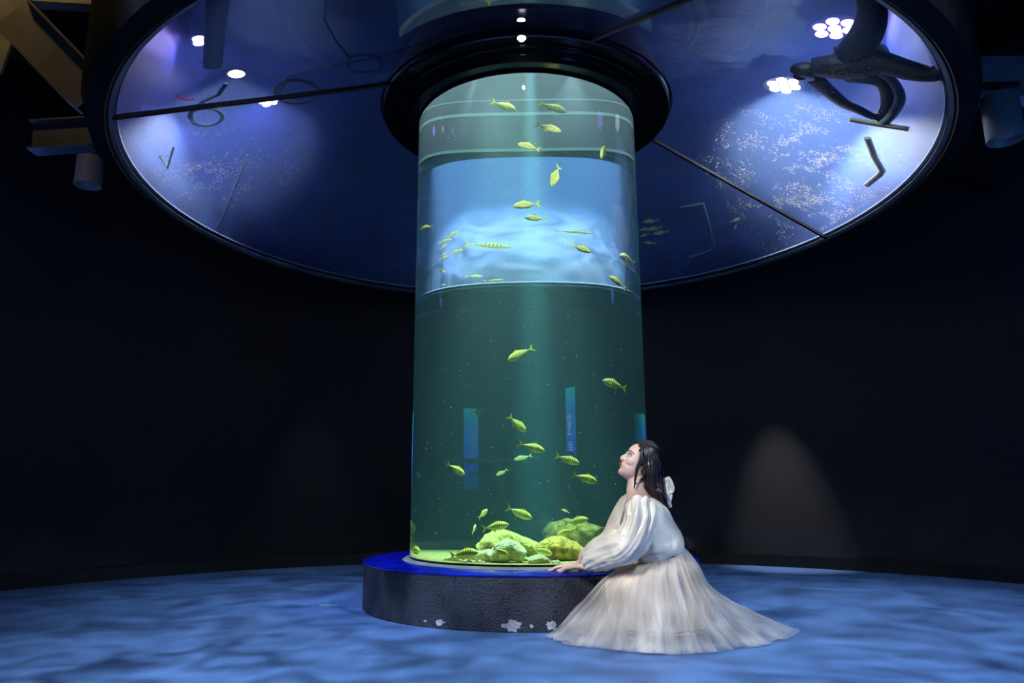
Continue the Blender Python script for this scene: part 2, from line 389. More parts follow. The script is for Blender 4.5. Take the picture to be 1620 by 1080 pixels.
# ------------------------------------------------------------------ overhead tank
ot = empty('overhead_tank', (0, 0, 0), 'huge round overhead water tank with a sloping clear underside around the column', 'aquarium')
link('clear_underside', lathe_me([(.98, cone_z(.98)), (RD, ZR), (RD, 4.30), (.98, 4.30)], 256, True), M_tankwater, ot, angle=20)
link('tank_wall', lathe_me([(RD-.012, ZR+.03), (RD-.012, 4.28), (RD-.02, 4.28), (RD-.02, ZR+.03)], 200, True), M_tankwall, ot, angle=30)
link('inner_wall', lathe_me([(.99, 3.22), (.99, 4.28), (1.0, 4.28), (1.0, 3.22)], 128, True), M_frame, ot, angle=30)
link('water_surface', lathe_me([(1.01, 4.24), (RD-.03, 4.24), (RD-.03, 4.25), (1.01, 4.25)], 160, True), M_surface, ot, angle=30)
link('rim_frame', lathe_me([(RD+.004, ZR-.005), (RD+.03, ZR-.035), (2.59, ZR-.02), (2.615, ZR+.05), (2.615, 4.35), (RD+.004, 4.35)], 220, True), M_frame, ot, angle=30)
e = link('bright_edge', lathe_me([(RD-.022, ZR+.024), (RD-.004, ZR+.012), (RD-.004, ZR+.03), (RD-.02, ZR+.04)], 256, True), M_edge, ot, angle=30)
e['label'] = 'bright bluish acrylic edge'
tr_ = link('metal_trim', lathe_me([(RD-.012, ZR-.012), (RD+.012, ZR-.024), (RD+.014, ZR-.004), (RD-.01, ZR-.004)], 256, True), M_steel, ot, angle=30)
for a, wd in ((-151, .030), (-67, .022), (19.5, .022), (108, .022)):
    a = math.radians(a); d = V((math.cos(a), math.sin(a), 0)); bm = bmesh.new()
    r1 = .96
    prism_bm(bm, [(-wd/2, -.022), (wd/2, -.022), (wd/2, -.003), (-wd/2, -.003)], d*r1+V((0, 0, cone_z(r1))), d*RD+V((0, 0, ZR)), (0, 0, 1))
    link('seam_strip', to_me(bm), M_black, ot, smooth=False)

# algae and grit lying on the clear underside, lit by the lamps above
M_grit = bpy.data.materials.new('grit'); M_grit.use_nodes = True; nt = M_grit.node_tree; n = nt.nodes; n.clear()
a_ = n.new('ShaderNodeBsdfDiffuse'); b_ = n.new('ShaderNodeBsdfTranslucent'); mx = n.new('ShaderNodeMixShader'); oo = n.new('ShaderNodeOutputMaterial')
a_.inputs[0].default_value = (.85, .76, .52, 1); b_.inputs[0].default_value = (.9, .8, .55, 1)
nt.links.new(a_.outputs[0], mx.inputs[1]); nt.links.new(b_.outputs[0], mx.inputs[2]); mx.inputs[0].default_value = .6; nt.links.new(mx.outputs[0], oo.inputs[0])
random.seed(11); vs, fs = [], []
def grit(n, cx, cy, sx, sy, th, smin, smax, ns=38):
    k = 0; tries = 0
    while k < n and tries < n*30:
        tries += 1
        x = random.gauss(cx, sx); y = random.gauss(cy, sy)
        r = 0
        P = overhead_fast(x, y)
        if P is None: continue
        q = .7*noise.noise(V((P.x*5, P.y*5, 3.3)))+.6*noise.noise(V((P.x*15, P.y*15, 1.3)))+.6*noise.noise(V((P.x*ns, P.y*ns, 8)))
        if q < th: continue
        s = random.uniform(smin, smax); a = random.random()*6.28
        d1 = V((math.cos(a), math.sin(a), random.uniform(-.7, .7)))*s; d2 = V((-math.sin(a), math.cos(a), random.uniform(-.7, .7)))*s*random.uniform(.4, 1)
        P = P+V((0, 0, .012+random.random()*.02)); i = len(vs)
        vs.extend([P+d1, P+d2, P-d1*.8, P-d2*.9]); fs.append((i, i+1, i+2, i+3)); k += 1
def overhead_fast(x, y):
    d = ray(x, y); A = ZR+RD*SL
    lo, hi = 1.5, 8.5
    f = lambda s: (CAM.z+d.z*s)-(A-SL*math.hypot(CAM.x+d.x*s, CAM.y+d.y*s))
    if f(hi) < 0: return None
    # march coarse then bisect
    s = lo
    while s < hi and f(s) < 0: s += .2
    lo, hi = s-.2, s
    for _ in range(14):
        m_ = (lo+hi)/2
        if f(m_) < 0: lo = m_
        else: hi = m_
    P = CAM+d*hi; r = math.hypot(P.x, P.y)
    return P if 1.06 < r < RD-.06 else None
grit(5200, 1270, 255, 78, 42, .16, .0016, .0046)
grit(1700, 1290, 340, 55, 20, .16, .0016, .0042)
grit(1000, 1290, 165, 70, 30, .16, .0016, .0042)
grit(2600, 310, 262, 62, 34, .10, .0014, .0038)
grit(900, 450, 300, 90, 50, .16, .0012, .0034)
grit(800, 1140, 400, 80, 20, .14, .0012, .0034)
grit(600, 600, 390, 40, 30, .14, .0012, .0030)
tag(link('algae_grit', from_py(vs, fs), M_grit, smooth=False), 'pale gold specks of algae grit lying on the clear underside of the overhead tank', 'algae', kind='stuff')

# lamps in the overhead tank
def tank_lamp(px, py, z, power, col, label, cluster=True, size=.10, ang=100, tgt=None):
    # find point at height z along the refracted ray
    P0 = overhead(px, py, 0); P1 = overhead(px, py, 1); d = P1-P0; P = P0+d*((z-P0.z)/d.z)
    t = empty('tank_floodlight', P, label, 'lamp', 'floodlights in the overhead tank')
    h = link('housing', lathe_me([(0, .10), (size*.7, .10), (size+.015, .02), (size+.015, -.005), (size+.004, -.005), (size+.004, .01), (0, .01)], 32), M_frame, t, angle=30)
    bm = bmesh.new()
    if cluster:
        for i in range(7):
            a = i*PI/3; r = 0 if i == 6 else size*.62
            ret = bmesh.ops.create_icosphere(bm, subdivisions=2, radius=size*.27)
            bmesh.ops.translate(bm, verts=ret['verts'], vec=(r*math.cos(a), r*math.sin(a), 0))
    else:
        ret = bmesh.ops.create_icosphere(bm, subdivisions=3, radius=size*.9); bmesh.ops.scale(bm, verts=ret['verts'], vec=(1, 1, .3))
    lens = link('lens', to_me(bm), M_glow if col[0] > .5 else M_glow_v, t)
    lp = P+V((0, 0, -.06)); g = tgt or (P*1.0+V((0, -.1, -2)))
    l = light('lamp_light', 'SPOT', lp, g, power, col, spot_size=math.radians(ang), spot_blend=.8, shadow_soft_size=.03)
    l.parent = t; l.matrix_parent_inverse = t.matrix_world.inverted()
    return t
tank_lamp(317, 63, 4.05, 45, (.35, .3, 1), 'violet floodlight at far left of the overhead tank, nearest the top edge of the photo', False, .055)
tank_lamp(374, 117, 4.0, 1000, (.85, .9, 1), 'round white floodlight in the left half of the overhead tank', False, .06, 75, tgt=V((-2.0, -.2, 2.6)))
tank_lamp(425, 160, 4.0, 60, (.22, .2, 1), 'violet floodlight beside the seam strip in the left half of the overhead tank', True, .085)
tank_lamp(1320, 45, 4.05, 160, (.3, .4, 1), 'white-blue cluster floodlight above the diver in the overhead tank', True, .15)
tank_lamp(1240, 135, 4.0, 1300, (.85, .9, 1), 'white-blue cluster floodlight left of the diver in the overhead tank', True, .135, 88, tgt=V((2.0, .1, 2.6)))
light('tank_rear_light', 'SPOT', (0, 1.25, 4.15), (0, 2.35, 2.8), 1000, (.62, .84, 1), parent=ot, gobo=(11, .35, 1.5, 0), spot_size=math.radians(64), spot_blend=1, shadow_soft_size=.02)
light('tank_side_light', 'SPOT', (.9, -2.2, 3.15), (2.1, -.4, 2.75), 90, (.6, .75, 1), parent=ot, spot_size=math.radians(60), spot_blend=.8, shadow_soft_size=.03)  # added fill out of view, lights the undersides of things in the tank
light('tank_side_light', 'SPOT', (-.9, -2.2, 3.15), (-2.1, -.3, 2.75), 45, (.5, .6, 1), parent=ot, spot_size=math.radians(60), spot_blend=.8, shadow_soft_size=.03)  # the same added fill on the left

# glowing bead added in place of a lamp reflection on the collar
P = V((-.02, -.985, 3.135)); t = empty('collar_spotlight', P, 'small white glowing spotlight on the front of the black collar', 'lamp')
link('housing', lathe_me([(0, .03), (.03, .03), (.034, .004), (.028, .0), (0, .004)], 24), M_black, t, angle=30)  # dark backing of the added bead, not a lamp housing
bm = bmesh.new(); ret = bmesh.ops.create_icosphere(bm, subdivisions=3, radius=.022); bmesh.ops.scale(bm, verts=ret['verts'], vec=(1, 1, .7)); link('lens', to_me(bm), M_glint, t)  # the added glowing bead itself, not a lamp lens

# pipes, hoses and coils in the overhead tank
def oh(pts, t): return [overhead(x, y, t) for x, y in pts]
def pipe(name, pts, t, r, m, label, cat, n=0):
    o = tube(name, oh(pts, t), r, m, smooth_n=n); tag(o, label, cat); return o
pipe('elbow_pipe', [(1372, 218), (1384, 250), (1396, 270), (1392, 276), (1371, 293)], .07, .022, M_pvc, 'cream elbow pipe lying below the diver on the tank underside', 'pipe')
pipe('bent_pipe', [(1078, 329), (1112, 322), (1118, 345), (1129, 392), (1124, 398), (1094, 407)], .25, .020, M_bluepvc, 'dull blue square-bent pipe in the dark part of the overhead tank', 'pipe')
pipe('short_pipe', [(253, 247), (265, 266), (275, 232)], .06, .008, M_pvc, 'thin cream bent pipe in the left half of the overhead tank', 'pipe')
pipe('thin_rod', [(392, 245), (365, 312), (343, 364)], .10, .007, M_bluepvc, 'long thin blue rod lying in the left half of the overhead tank', 'rod')
def coil(cx, cy, rx, ry, t, turns, r, lead, label, m=M_hose):
    pts = [(cx+rx*math.cos(a), cy+ry*math.sin(a)+i*.15) for i, a in enumerate([2.6+k*2*PI/20 for k in range(int(20*turns)+1)])]
    return tag(tube('hose', oh(lead+pts, t), r, m, seg=8), label, 'hose')
coil(326, 183, 26, 13, .12, 1.0, .014, [(358, 132), (345, 150), (322, 160), (302, 178)], 'dark looped hose hanging at the left seam of the overhead tank', M_greyhose)
coil(468, 143, 34, 19, .35, 1.5, .010, [(700, 60), (600, 90), (520, 105), (455, 120)], 'dark coiled hose right of the violet floodlight in the overhead tank')
coil(575, 98, 28, 14, .5, 1.6, .010, [(515, 0), (512, 30), (530, 65), (552, 90)], 'dark coiled hose near the collar in the overhead tank')

pipe('strap', [(281, 152), (292, 158), (307, 156)], .5, .012, mat('red_plastic', (.8, .03, .05), .4), 'small red strap floating beside the left seam of the overhead tank', 'strap')
pipe('post', [(346, -12), (340, 50), (336, 104)], .75, .055, M_frame, 'dark post rising in the left half of the overhead tank between two floodlights', 'post')
# the diver, working above the clear underside
def O(x, y, t): return overhead(x, y, t)
dv = empty('diver', O(1340, 120, .2), 'diver in a black wetsuit kneeling on the tank underside with a suction head', 'person')
bm = bmesh.new()
def limb(pts, rad, n=6, seg=14):
    k = len(pts); pp = catmull(pts, n); rr = []
    for i in range(len(pp)):
        f = i/(len(pp)-1)*(k-1); j = min(int(f), k-2); q = f-j; rr.append(rad[j]*(1-q)+rad[j+1]*q)
    tube_bm(bm, pp, rr, seg)
limb([O(1290, 105, .30), O(1325, 105, .30), O(1365, 100, .32), O(1395, 95, .32)], [.09, .125, .13, .12])      # trunk
limb([O(1290, 108, .30), O(1272, 112, .25), O(1262, 118, .22)], [.075, .085, .05])                        # hooded head
limb([O(1385, 95, .30), O(1440, 112, .22), O(1480, 116, .16), O(1500, 95, .25)], [.10, .085, .06, .045])  # thigh and shin towards rim
limb([O(1350, 85, .32), O(1372, 50, .28), O(1380, 15, .3), O(1372, -25, .3)], [.10, .08, .065, .06])       # other leg
limb([O(1290, 125, .24), O(1330, 160, .14), O(1355, 172, .11), O(1384, 186, .08)], [.06, .045, .04, .026])     # arm to the suction head
limb([O(1340, 120, .26), O(1395, 130, .24), O(1405, 160, .20), O(1392, 186, .09)], [.06, .05, .042, .026])   # other arm
for i in range(5):
    limb([O(1384+i*3, 186+i*1.2, .08), O(1388+i*4, 191+i, .06), O(1386+i*4, 197+i, .055)], [.011, .010, .008], 3, 8)
o = link('body', to_me(bm, False), M_neoprene); wm(o, dv)
rm = o.modifiers.new('r', 'REMESH'); rm.mode = 'VOXEL'; rm.voxel_size = .009; rm.use_smooth_shade = True
bm = bmesh.new(); limb([O(1320, 85, .42), O(1355, 85, .44), O(1400, 82, .44)], [.07, .085, .07], 4); o = link('air_tank', to_me(bm), M_frame); wm(o, dv)
bm = bmesh.new(); blob_bm(bm, O(1264, 122, .19), (.035, .03, .04)); o = link('mask', to_me(bm), M_dark); wm(o, dv)
tg = bmesh.new(); blob_bm(tg, O(1351, 112, .19), (.025, .012, .008)); o = link('badge', to_me(tg), M_lightgrey); wm(o, dv)
sh = empty('suction_head', O(1392, 197, .05), 'pale suction bar with a curved grey hose held by the diver', 'tool')
wm(tube('bar', oh([(1345, 189), (1392, 197), (1438, 204)], .045), .024, M_pvc), sh)
wm(tube('hose', [O(1396, 196, .06), O(1412, 180, .09), O(1424, 155, .14), O(1412, 128, .2), (O(1385, 112, .22)), O(1362, 120, .22)], .030, M_greyhose, smooth_n=6), sh)

# ------------------------------------------------------------------ fish
def fish_meshes():
    prof = [(.50, .004, .004, .0), (.485, .022, .014, -.006), (.46, .050, .026, -.006), (.42, .083, .040, -.004), (.36, .118, .052, 0), (.28, .148, .060, .004), (.18, .165, .062, .006), (.07, .160, .058, .004),
            (-.04, .132, .048, 0), (-.14, .092, .034, 0), (-.22, .053, .022, 0), (-.28, .028, .014, 0), (-.32, .022, .010, 0), (-.35, .022, .006, 0)]
    bm = bmesh.new(); seg = 16; rings = []
    for x, h, wd, zc in prof:
        rings.append([bm.verts.new((x, wd*math.cos(2*PI*k/seg), zc+h*math.sin(2*PI*k/seg))) for k in range(seg)])
    for A, B in zip(rings, rings[1:]):
        for k in range(seg): bm.faces.new((A[k], A[(k+1) % seg], B[(k+1) % seg], B[k]))
    bm.faces.new(rings[0]); bm.faces.new(rings[-1][::-1]); body = to_me(bm)
    def fin(outl, th=.006, off=(0, 0, 0), tilt=0):
        bm = bmesh.new(); A = [bm.verts.new((x, th/2, z)) for x, z in outl]; B = [bm.verts.new((x, -th/2, z)) for x, z in outl]; n = len(outl)
        for k in range(n): bm.faces.new((A[k], A[(k+1) % n], B[(k+1) % n], B[k]))
        bm.faces.new(A[::-1]); bm.faces.new(B)
        bmesh.ops.rotate(bm, verts=bm.verts, cent=(0, 0, 0), matrix=Matrix.Rotation(tilt, 3, 'Z')); bmesh.ops.translate(bm, verts=bm.verts, vec=off)
        return to_me(bm)
    tail = fin([(-.31, .018), (-.36, .05), (-.43, .12), (-.50, .165), (-.47, .10), (-.435, .03), (-.425, 0), (-.435, -.03), (-.47, -.10), (-.50, -.165), (-.43, -.12), (-.36, -.05), (-.31, -.018)])
    dors = fin([(.22, .15), (.14, .205), (.06, .225), (.00, .17), (-.12, .12), (-.24, .062), (-.27, .04), (-.14, .07), (0, .12), (.12, .14)])
    anal = fin([(.02, -.14), (-.02, -.20), (-.06, -.175), (-.16, -.11), (-.26, -.05), (-.20, -.05), (-.08, -.10)])
    pect = [fin([(0, 0), (-.06, .01), (-.15, -.045), (-.10, -.05), (-.02, -.03)], .005, (.27, s*.056, -.02), s*-.35) for s in (1, -1)]
    eyes = []
    for s in (1, -1):
        bm = bmesh.new(); blob_bm(bm, (.415, s*.034, .022), (.017, .009, .017), sub=2); eyes.append(to_me(bm))
    return body, tail, dors, anal, pect, eyes
FM = fish_meshes()
for me in [FM[0]]: me.materials.append(M_fish)
for me in [FM[1], FM[2], FM[3], *FM[4]]: me.materials.append(M_fin)
for me in FM[5]: me.materials.append(M_dark)
for me in [FM[0], *FM[5]]:
    for p in me.polygons: p.use_smooth = True
proto = empty('golden_trevally')
FP = []
for nm, me in (('body', FM[0]), ('tail_fin', FM[1]), ('dorsal_fin', FM[2]), ('anal_fin', FM[3]), ('pectoral_fin', FM[4][0]), ('pectoral_fin', FM[4][1]), ('eye', FM[5][0]), ('eye', FM[5][1])):
    o = bpy.data.objects.new(nm, me); COL.objects.link(o); o.parent = proto; FP.append(o)
first = [True]; fr_ = random.Random(5)
def fish(H, T, label, group, roll=0, slim=1):
    if first[0]: r = proto; first[0] = False; kids = FP
    else:
        r = proto.copy(); COL.objects.link(r); kids = []
        for c in FP:
            d = c.copy(); COL.objects.link(d); d.parent = r; kids.append(d)
    L_ = (H-T).length; x = (H-T).normalized(); up = V((0, 0, 1)) if abs(x.z) < .93 else V((0, 1, .3))
    up = (up - x*up.dot(x)).normalized(); up = (Matrix.Rotation(roll, 3, x) @ up); y = up.cross(x)
    m = Matrix((x, y, up)).transposed().to_4x4() @ Matrix.Diagonal((L_, L_*slim, L_*slim, 1)); m.translation = (H+T)/2
    r.matrix_world = m; tag(r, label, 'fish', group); return r
GC = 'yellow fish in the glass column'
def cf(hx, hy, tx, ty, fr, label, turn=0, roll=0, slim=1):
    H, T = incol(hx, hy, fr), incol(tx, ty, fr)
    if turn:
        vd = ((H+T)/2-CAM).normalized(); H = H+vd*turn; 
    for P in (H, T):
        r = math.hypot(P.x, P.y)
        if r > .67: P.x *= .67/r; P.y *= .67/r
    fish(H, T, label, GC, roll, slim)
top = 'up high'
cf(816, 174, 777, 160, .35, 'yellow fish nosing down to the right, upper left of the top pair '+top)
cf(897, 178, 852, 162, .35, 'striped yellow fish nosing down to the right, right one of the top pair '+top)
cf(888, 208, 847, 196, .30, 'yellow striped fish just below the right one of the top pair '+top)
cf(819, 227, 855, 237, .30, 'yellow fish facing left at the upper bright rim line of the column')
cf(956, 249, 959, 226, .35, 'slim yellow fish hanging nose-down near the right edge high in the column', turn=-.08)
cf(874, 293, 885, 262, .35, 'slim yellow fish hanging nose-down in the middle of the pale blue upper water', turn=-.06)
cf(811, 326, 855, 322, .30, 'yellow fish facing left with fanned tail, upper of the two in mid pale blue water')
cf(830, 344, 865, 346, .32, 'plump yellow fish facing left, lower of the two in mid pale blue water')
cf(935, 399, 903, 387, .28, 'yellow fish facing right in the pale blue water above the bright curved rim line')
cf(987, 403, 1006, 419, .35, 'plump yellow fish close to the right glass edge above the bright rim line', turn=-.08)
cf(964, 436, 990, 457, .30, 'yellow fish crossing the right end of the bright curved rim line')
cf(810, 391, 733, 386, .75, 'long stretched looking pale yellow fish in the left pale blue water', slim=.45)
cf(764, 437, 736, 437, .70, 'thin yellow fish swimming level just above the bright rim line', slim=.8)
cf(797, 442, 764, 444, .72, 'very thin yellow sliver of a fish touching the bright rim line', slim=.35)
cf(942, 369, 874, 365, .78, 'long thin pale yellow fish high in the right pale blue water', slim=.28)
cf(725, 366, 707, 375, .6, 'tiny pale fish, topmost of the small shoal at the left of the column')
cf(715, 378, 694, 384, .6, 'tiny pale fish, second from the top in the small shoal at left')
cf(707, 386, 696, 394, .6, 'tiny pale fish, left one in the middle of the small shoal')
cf(733, 394, 711, 403, .6, 'tiny pale fish, rightmost of the small shoal at the left of the column')
cf(708, 399, 696, 405, .62, 'tiny pale fish, upper of the two overlapping in the small shoal')
cf(710, 405, 695, 410, .56, 'tiny pale fish, lower of the two overlapping in the small shoal')
cf(705, 431, 694, 426, .6, 'tiny yellow fish alone below the small shoal at left')
cf(705, 450, 696, 450, .6, 'tiny yellow fish lying on the left end of the bright rim line')
cf(663, 365, 685, 358, .5, 'blurred green fish at the left glass edge beside the pale blue water')
cf(803, 570, 845, 549, .30, 'large striped green fish alone in the dark middle of the column')
cf(953, 601, 991, 615, .28, 'striped yellow fish facing left near the right glass edge at mid height')
cf(832, 683, 804, 657, .28, 'yellow fish diving right, above the brightest fish in the beam')
cf(862, 713, 819, 701, .22, 'brightest white-lit fish in the light beam at the column centre')
cf(917, 733, 878, 720, .22, 'striped yellow fish right of the light beam, upper left of a matching pair')
cf(945, 762, 905, 750, .18, 'striped pale yellow fish lower right of a matching pair near the woman')
cf(735, 750, 706, 733, .25, 'striped yellow fish diving right, alone at the lower left of the column')
cf(813, 727, 842, 720, .82, 'dim green fish behind the brightest fish')
cf(785, 752, 803, 742, .9, 'faint small green fish deep in the lower column')
cf(842, 820, 801, 802, .20, 'boldly striped yellow fish just above the tall rock')
cf(773, 805, 757, 820, .28, 'yellow fish seen from behind, upper left of the tall rock', turn=.06)
cf(755, 829, 747, 844, .26, 'small yellow fish left of the tall rock, below another', turn=.06)
cf(805, 829, 762, 836, .14, 'large striped yellow fish touching the peak of the tall rock')
cf(931, 820, 892, 828, .26, 'striped yellow fish facing right, upper one of the crossed pair')
cf(882, 845, 916, 836, .22, 'striped yellow fish facing left, lower one of the crossed pair')
cf(757, 873, 710, 879, .05, 'yellow fish lying low over the long left rock', slim=.9)
cf(804, 877, 780, 867, .045, 'small dark yellow fish in front of the white rock')
cf(874, 876, 838, 867, .10, 'green striped fish in front of the right boulder')
cf(838, 881, 842, 893, .10, 'tiny yellow fish facing the viewer between the rocks', turn=-.03)
cf(942, 872, 914, 872, .5, 'pale green fish behind the right boulder near the hands')
cf(889, 805, 901, 811, .85, 'faint green fish behind the crossed pair')
cf(664, 871, 649, 868, .4, 'dim green fish low at the left glass edge')
GO = 'small yellow fish in the overhead tank'
for (a, b, c, d, lb) in ((1017, 351, 1043, 348, 'topmost of the little shoal right of the column'), (1012, 364, 1032, 360, 'left middle one of the shoal right of the column'),
        (1023, 364, 1048, 359, 'middle one of the little shoal right of the column'), (1033, 370, 1059, 365, 'rightmost of the little shoal right of the column'),
        (1013, 374, 1028, 369, 'second lowest of the little shoal right of the column'), (1018, 383, 1039, 385, 'lowest of the little shoal right of the column'),
        (1171, 345, 1155, 351, 'upper of two near the bent pipe'), (1161, 363, 1167, 352, 'lower of two near the bent pipe')):
    fish(overhead(a, b, .35), overhead(c, d, .35), 'small fish above the pane, '+lb, GO)

# drifting specks
random.seed(3); bm = bmesh.new()
for _ in range(260):
    a = random.random()*6.28; r = .66*math.sqrt(random.random())
    ret = bmesh.ops.create_icosphere(bm, subdivisions=1, radius=random.uniform(.0010, .0024))
    bmesh.ops.translate(bm, verts=ret['verts'], vec=(r*math.cos(a), r*math.sin(a), random.uniform(.4, 3.2)))
tag(link('drifting_specks', to_me(bm), M_white), 'tiny white specks drifting in the column water', 'particles', kind='stuff')

# ------------------------------------------------------------------ rocks
M_rock = mat('yellow_rock', (.78, .62, .20), .9, bump=(30, 1.0), var=(22, .75))
M_rockw = mat('pale_rock', (.80, .74, .52), .9, bump=(34, 1.0), var=(28, .5))
M_rockb = mat('brown_yellow_rock', (.50, .36, .09), .9, bump=(30, 1.0), var=(26, .85))
def rock(pts, rad, m, label, seed, amp=.35, seg=20):
    pts = [V(p) for p in pts]; k = len(pts); pp = catmull(pts, 8); rr = []
    for i in range(len(pp)):
        f = i/(len(pp)-1)*(k-1); j = min(int(f), k-2); q = f-j; rr.append(rad[j]*(1-q)+rad[j+1]*q)
    bm = bmesh.new(); tube_bm(bm, pp, rr, seg)
    for v in bm.verts:
        nn = noise.noise(v.co*9+V((seed, 0, 0)))*.7+noise.noise(v.co*24+V((0, seed, 0)))*.35
        c = min(pp, key=lambda q: (q-v.co).length); d = v.co-c
        v.co = v.co+d.normalized()*nn*amp*max(rad)
        v.co.z = max(v.co.z, HP+.024)
        r = math.hypot(v.co.x, v.co.y)
        if r > .69: v.co.x *= .69/r; v.co.y *= .69/r
    return tag(link('rock', to_me(bm), m), label, 'rock')
def g(x, y, fr): return incol(x, y, fr)
rock([g(765, 878, .22), g(785, 862, .22), g(797, 846, .22), g(800, 838, .22)], [.075, .085, .06, .022], M_rock, 'tall yellow rock rising to a blunt peak in the middle of the column', 1)
rock([g(800, 846, .24), g(822, 860, .24), g(850, 872, .24), g(862, 882, .24)], [.03, .05, .045, .03], M_rock, 'sloping yellow rock running down right from the tall rock', 2)
rock([g(776, 884, .12), g(803, 872, .12), g(830, 882, .12)], [.035, .062, .03], M_rockw, 'knobbly white rock in front of the tall rock', 3)
rock([g(700, 886, .13), g(735, 881, .12), g(775, 879, .12)], [.012, .028, .035], M_rockw, 'long low pale rock on the left of the column floor', 4)
rock([g(835, 888, .08), g(852, 885, .08), g(870, 889, .08)], [.02, .032, .015], M_rockw, 'small pale rock in front of the right boulder', 5)
rock([g(850, 876, .22), g(875, 868, .2), g(905, 874, .2), g(928, 887, .2)], [.04, .065, .055, .02], M_rockb, 'long speckled brown-yellow boulder on the right of the column floor', 6)
rock([g(870, 850, .95), g(900, 842, .92), g(950, 848, .9)], [.05, .09, .06], M_rockb, 'dim green rock far back behind the right boulder', 7)
random.seed(21)
for i in range(26):
    x = random.uniform(728, 768) if i < 18 else random.uniform(872, 886); y = random.uniform(886, 891)
    P = incol(x, y, random.uniform(.035, .09)); bm = bmesh.new(); s = random.uniform(.005, .009)
    blob_bm(bm, (0, 0, 0), (s, s*.8, s*.75), sub=2)
    for v in bm.verts: v.co *= 1+.25*noise.noise(v.co*200+V((i, 0, 0)))
    o = link('pebble', to_me(bm), M_rockw); o.location = (P.x, P.y, HP+.024+s*.6)
    tag(o, 'small pale pebble on the column floor in front of the long left rock' if i < 18 else 'small pale pebble on the column floor in front of the brown-yellow boulder', 'pebble',
        'pebbles in front of the left rock' if i < 18 else 'pebbles in front of the right boulder')

# ------------------------------------------------------------------ fixtures and beams around the tank
def downlight(P, r, h, label, m, tilt=(0, 0, 0)):
    t = empty('cylinder_downlight', P, label, 'lamp')
    link('lamp_body', lathe_me([(0, h), (r*.96, h), (r, h-.006), (r, 0), (r*.9, 0), (r*.82, .03), (0, .045)], 40), m, t, angle=30)
    link('lens', lathe_me([(0, .040), (r*.5, .036), (r*.55, .030), (0, .026)], 32), M_lightgrey, t, angle=30)
    bm = bmesh.new(); prism_bm(bm, [(-.012, -.012), (.012, -.012), (.012, .012), (-.012, .012)], (0, 0, h-.005), (0, 0, h+.06), (1, 0, 0))
    link('bracket', to_me(bm), M_frame, t, smooth=False)
    bm = bmesh.new(); prism_bm(bm, [(-.02, -.012), (.02, -.012), (.02, .012), (-.02, .012)], (-.10, 0, h+.06), (.10, 0, h+.06), (0, 0, 1))
    link('mounting_bar', to_me(bm), M_frame, t, smooth=False)
    return t
downlight(at(139, 294, .05), .088, .21, 'small pale cylinder downlight hanging at the left of the overhead tank', M_lightgrey)
downlight(at(1591, 222, -1.2), .085, .24, 'large grey-blue cylinder downlight at the right edge of the photo', M_steel)
def ibeam(a, b, h, wd, label, m=M_steel, upv=(0, 0, 1), th=.012):
    t = (V(a)+V(b))/2; o = empty('steel_beam', t, label, 'beam', None)
    def pr(ol, nm):
        bm = bmesh.new(); prism_bm(bm, ol, V(a), V(b), upv); wm(link(nm, to_me(bm), m, smooth=False), o)
    pr([(-wd/2, h/2-th), (wd/2, h/2-th), (wd/2, h/2), (-wd/2, h/2)], 'flange'); pr([(-wd/2, -h/2), (wd/2, -h/2), (wd/2, -h/2+th), (-wd/2, -h/2+th)], 'flange')
    pr([(-th/2, -h/2+th), (th/2, -h/2+th), (th/2, h/2-th), (-th/2, h/2-th)], 'web'); return o
ibeam(at(52, 218, -.4), at(150, 212, -.4), .20, .11, 'dark steel I-beam joining the tank rim at left, above the pale downlight')
M_tan = mat('primed_steel', (.42, .38, .28), .6, var=(6, .25))  # warm light on the steel is put into this tan colour
ibeam(at(20, 20, -1.3), at(145, 150, -1.3), .22, .12, 'tan-lit diagonal steel I-beam at the top left corner', M_tan)
ibeam(at(60, -4, -.9), at(160, 2, -.9), .10, .08, 'tan-lit level steel beam at the very top left', M_tan)
bm = bmesh.new(); prism_bm(bm, [(-.01, -.35), (.01, -.35), (.01, .35), (-.01, .35)], at(-60, 25, -.6), at(30, 40, -.6), (0, 0, 1))
tag(link('gusset_plate', to_me(bm), M_tan, smooth=False), 'tan-lit steel plate in the top left corner', 'plate')
ibeam(at(1535, 130, -.9), at(1680, 128, -.9), .24, .12, 'dark blue-lit steel I-beam joining the tank rim at right')
ibeam(at(1490, 285, .4), at(1570, 300, .6), .07, .10, 'short dark steel bracket beam under the rim at right', M_frame)
P = at(345, 388, 1.05); sn = empty('clamp_sensor', P, 'small glinting metal clamp on the lower left rim of the overhead tank', 'clamp')
bm = bmesh.new(); box_bm(bm, (-.012, -.02, -.005), (.014, .02, .06)); link('bracket', to_me(bm), M_lightgrey, sn, smooth=False)
bm = bmesh.new(); blob_bm(bm, (-.045, 0, .0), (.05, .03, .022), sub=3); link('sensor_head', to_me(bm), M_dark, sn)

# ------------------------------------------------------------------ lit banners on the wall behind the camera (seen mirrored in the column)
def banner_mat(flip):
    m = bpy.data.materials.new('backlit_banner'); m.use_nodes = True; nt = m.node_tree; n = nt.nodes; n.clear(); L = nt.links.new
    tc = n.new('ShaderNodeTexCoord'); sp = n.new('ShaderNodeSeparateXYZ'); L(tc.outputs['Generated'], sp.inputs[0])
    cr = n.new('ShaderNodeValToRGB'); L(sp.outputs[2], cr.inputs[0]); e = cr.color_ramp.elements
    e[0].color = (.01, .05, .22, 1); e[1].color = (.01, .45, .55, 1); x = e.new(.35); x.color = (.003, .05, .75, 1); x = e.new(.75); x.color = (.004, .2, .7, 1)
    em = n.new('ShaderNodeEmission'); em.inputs[1].default_value = 13; o = n.new('ShaderNodeOutputMaterial'); L(cr.outputs[0], em.inputs[0]); L(em.outputs[0], o.inputs[0]); return m
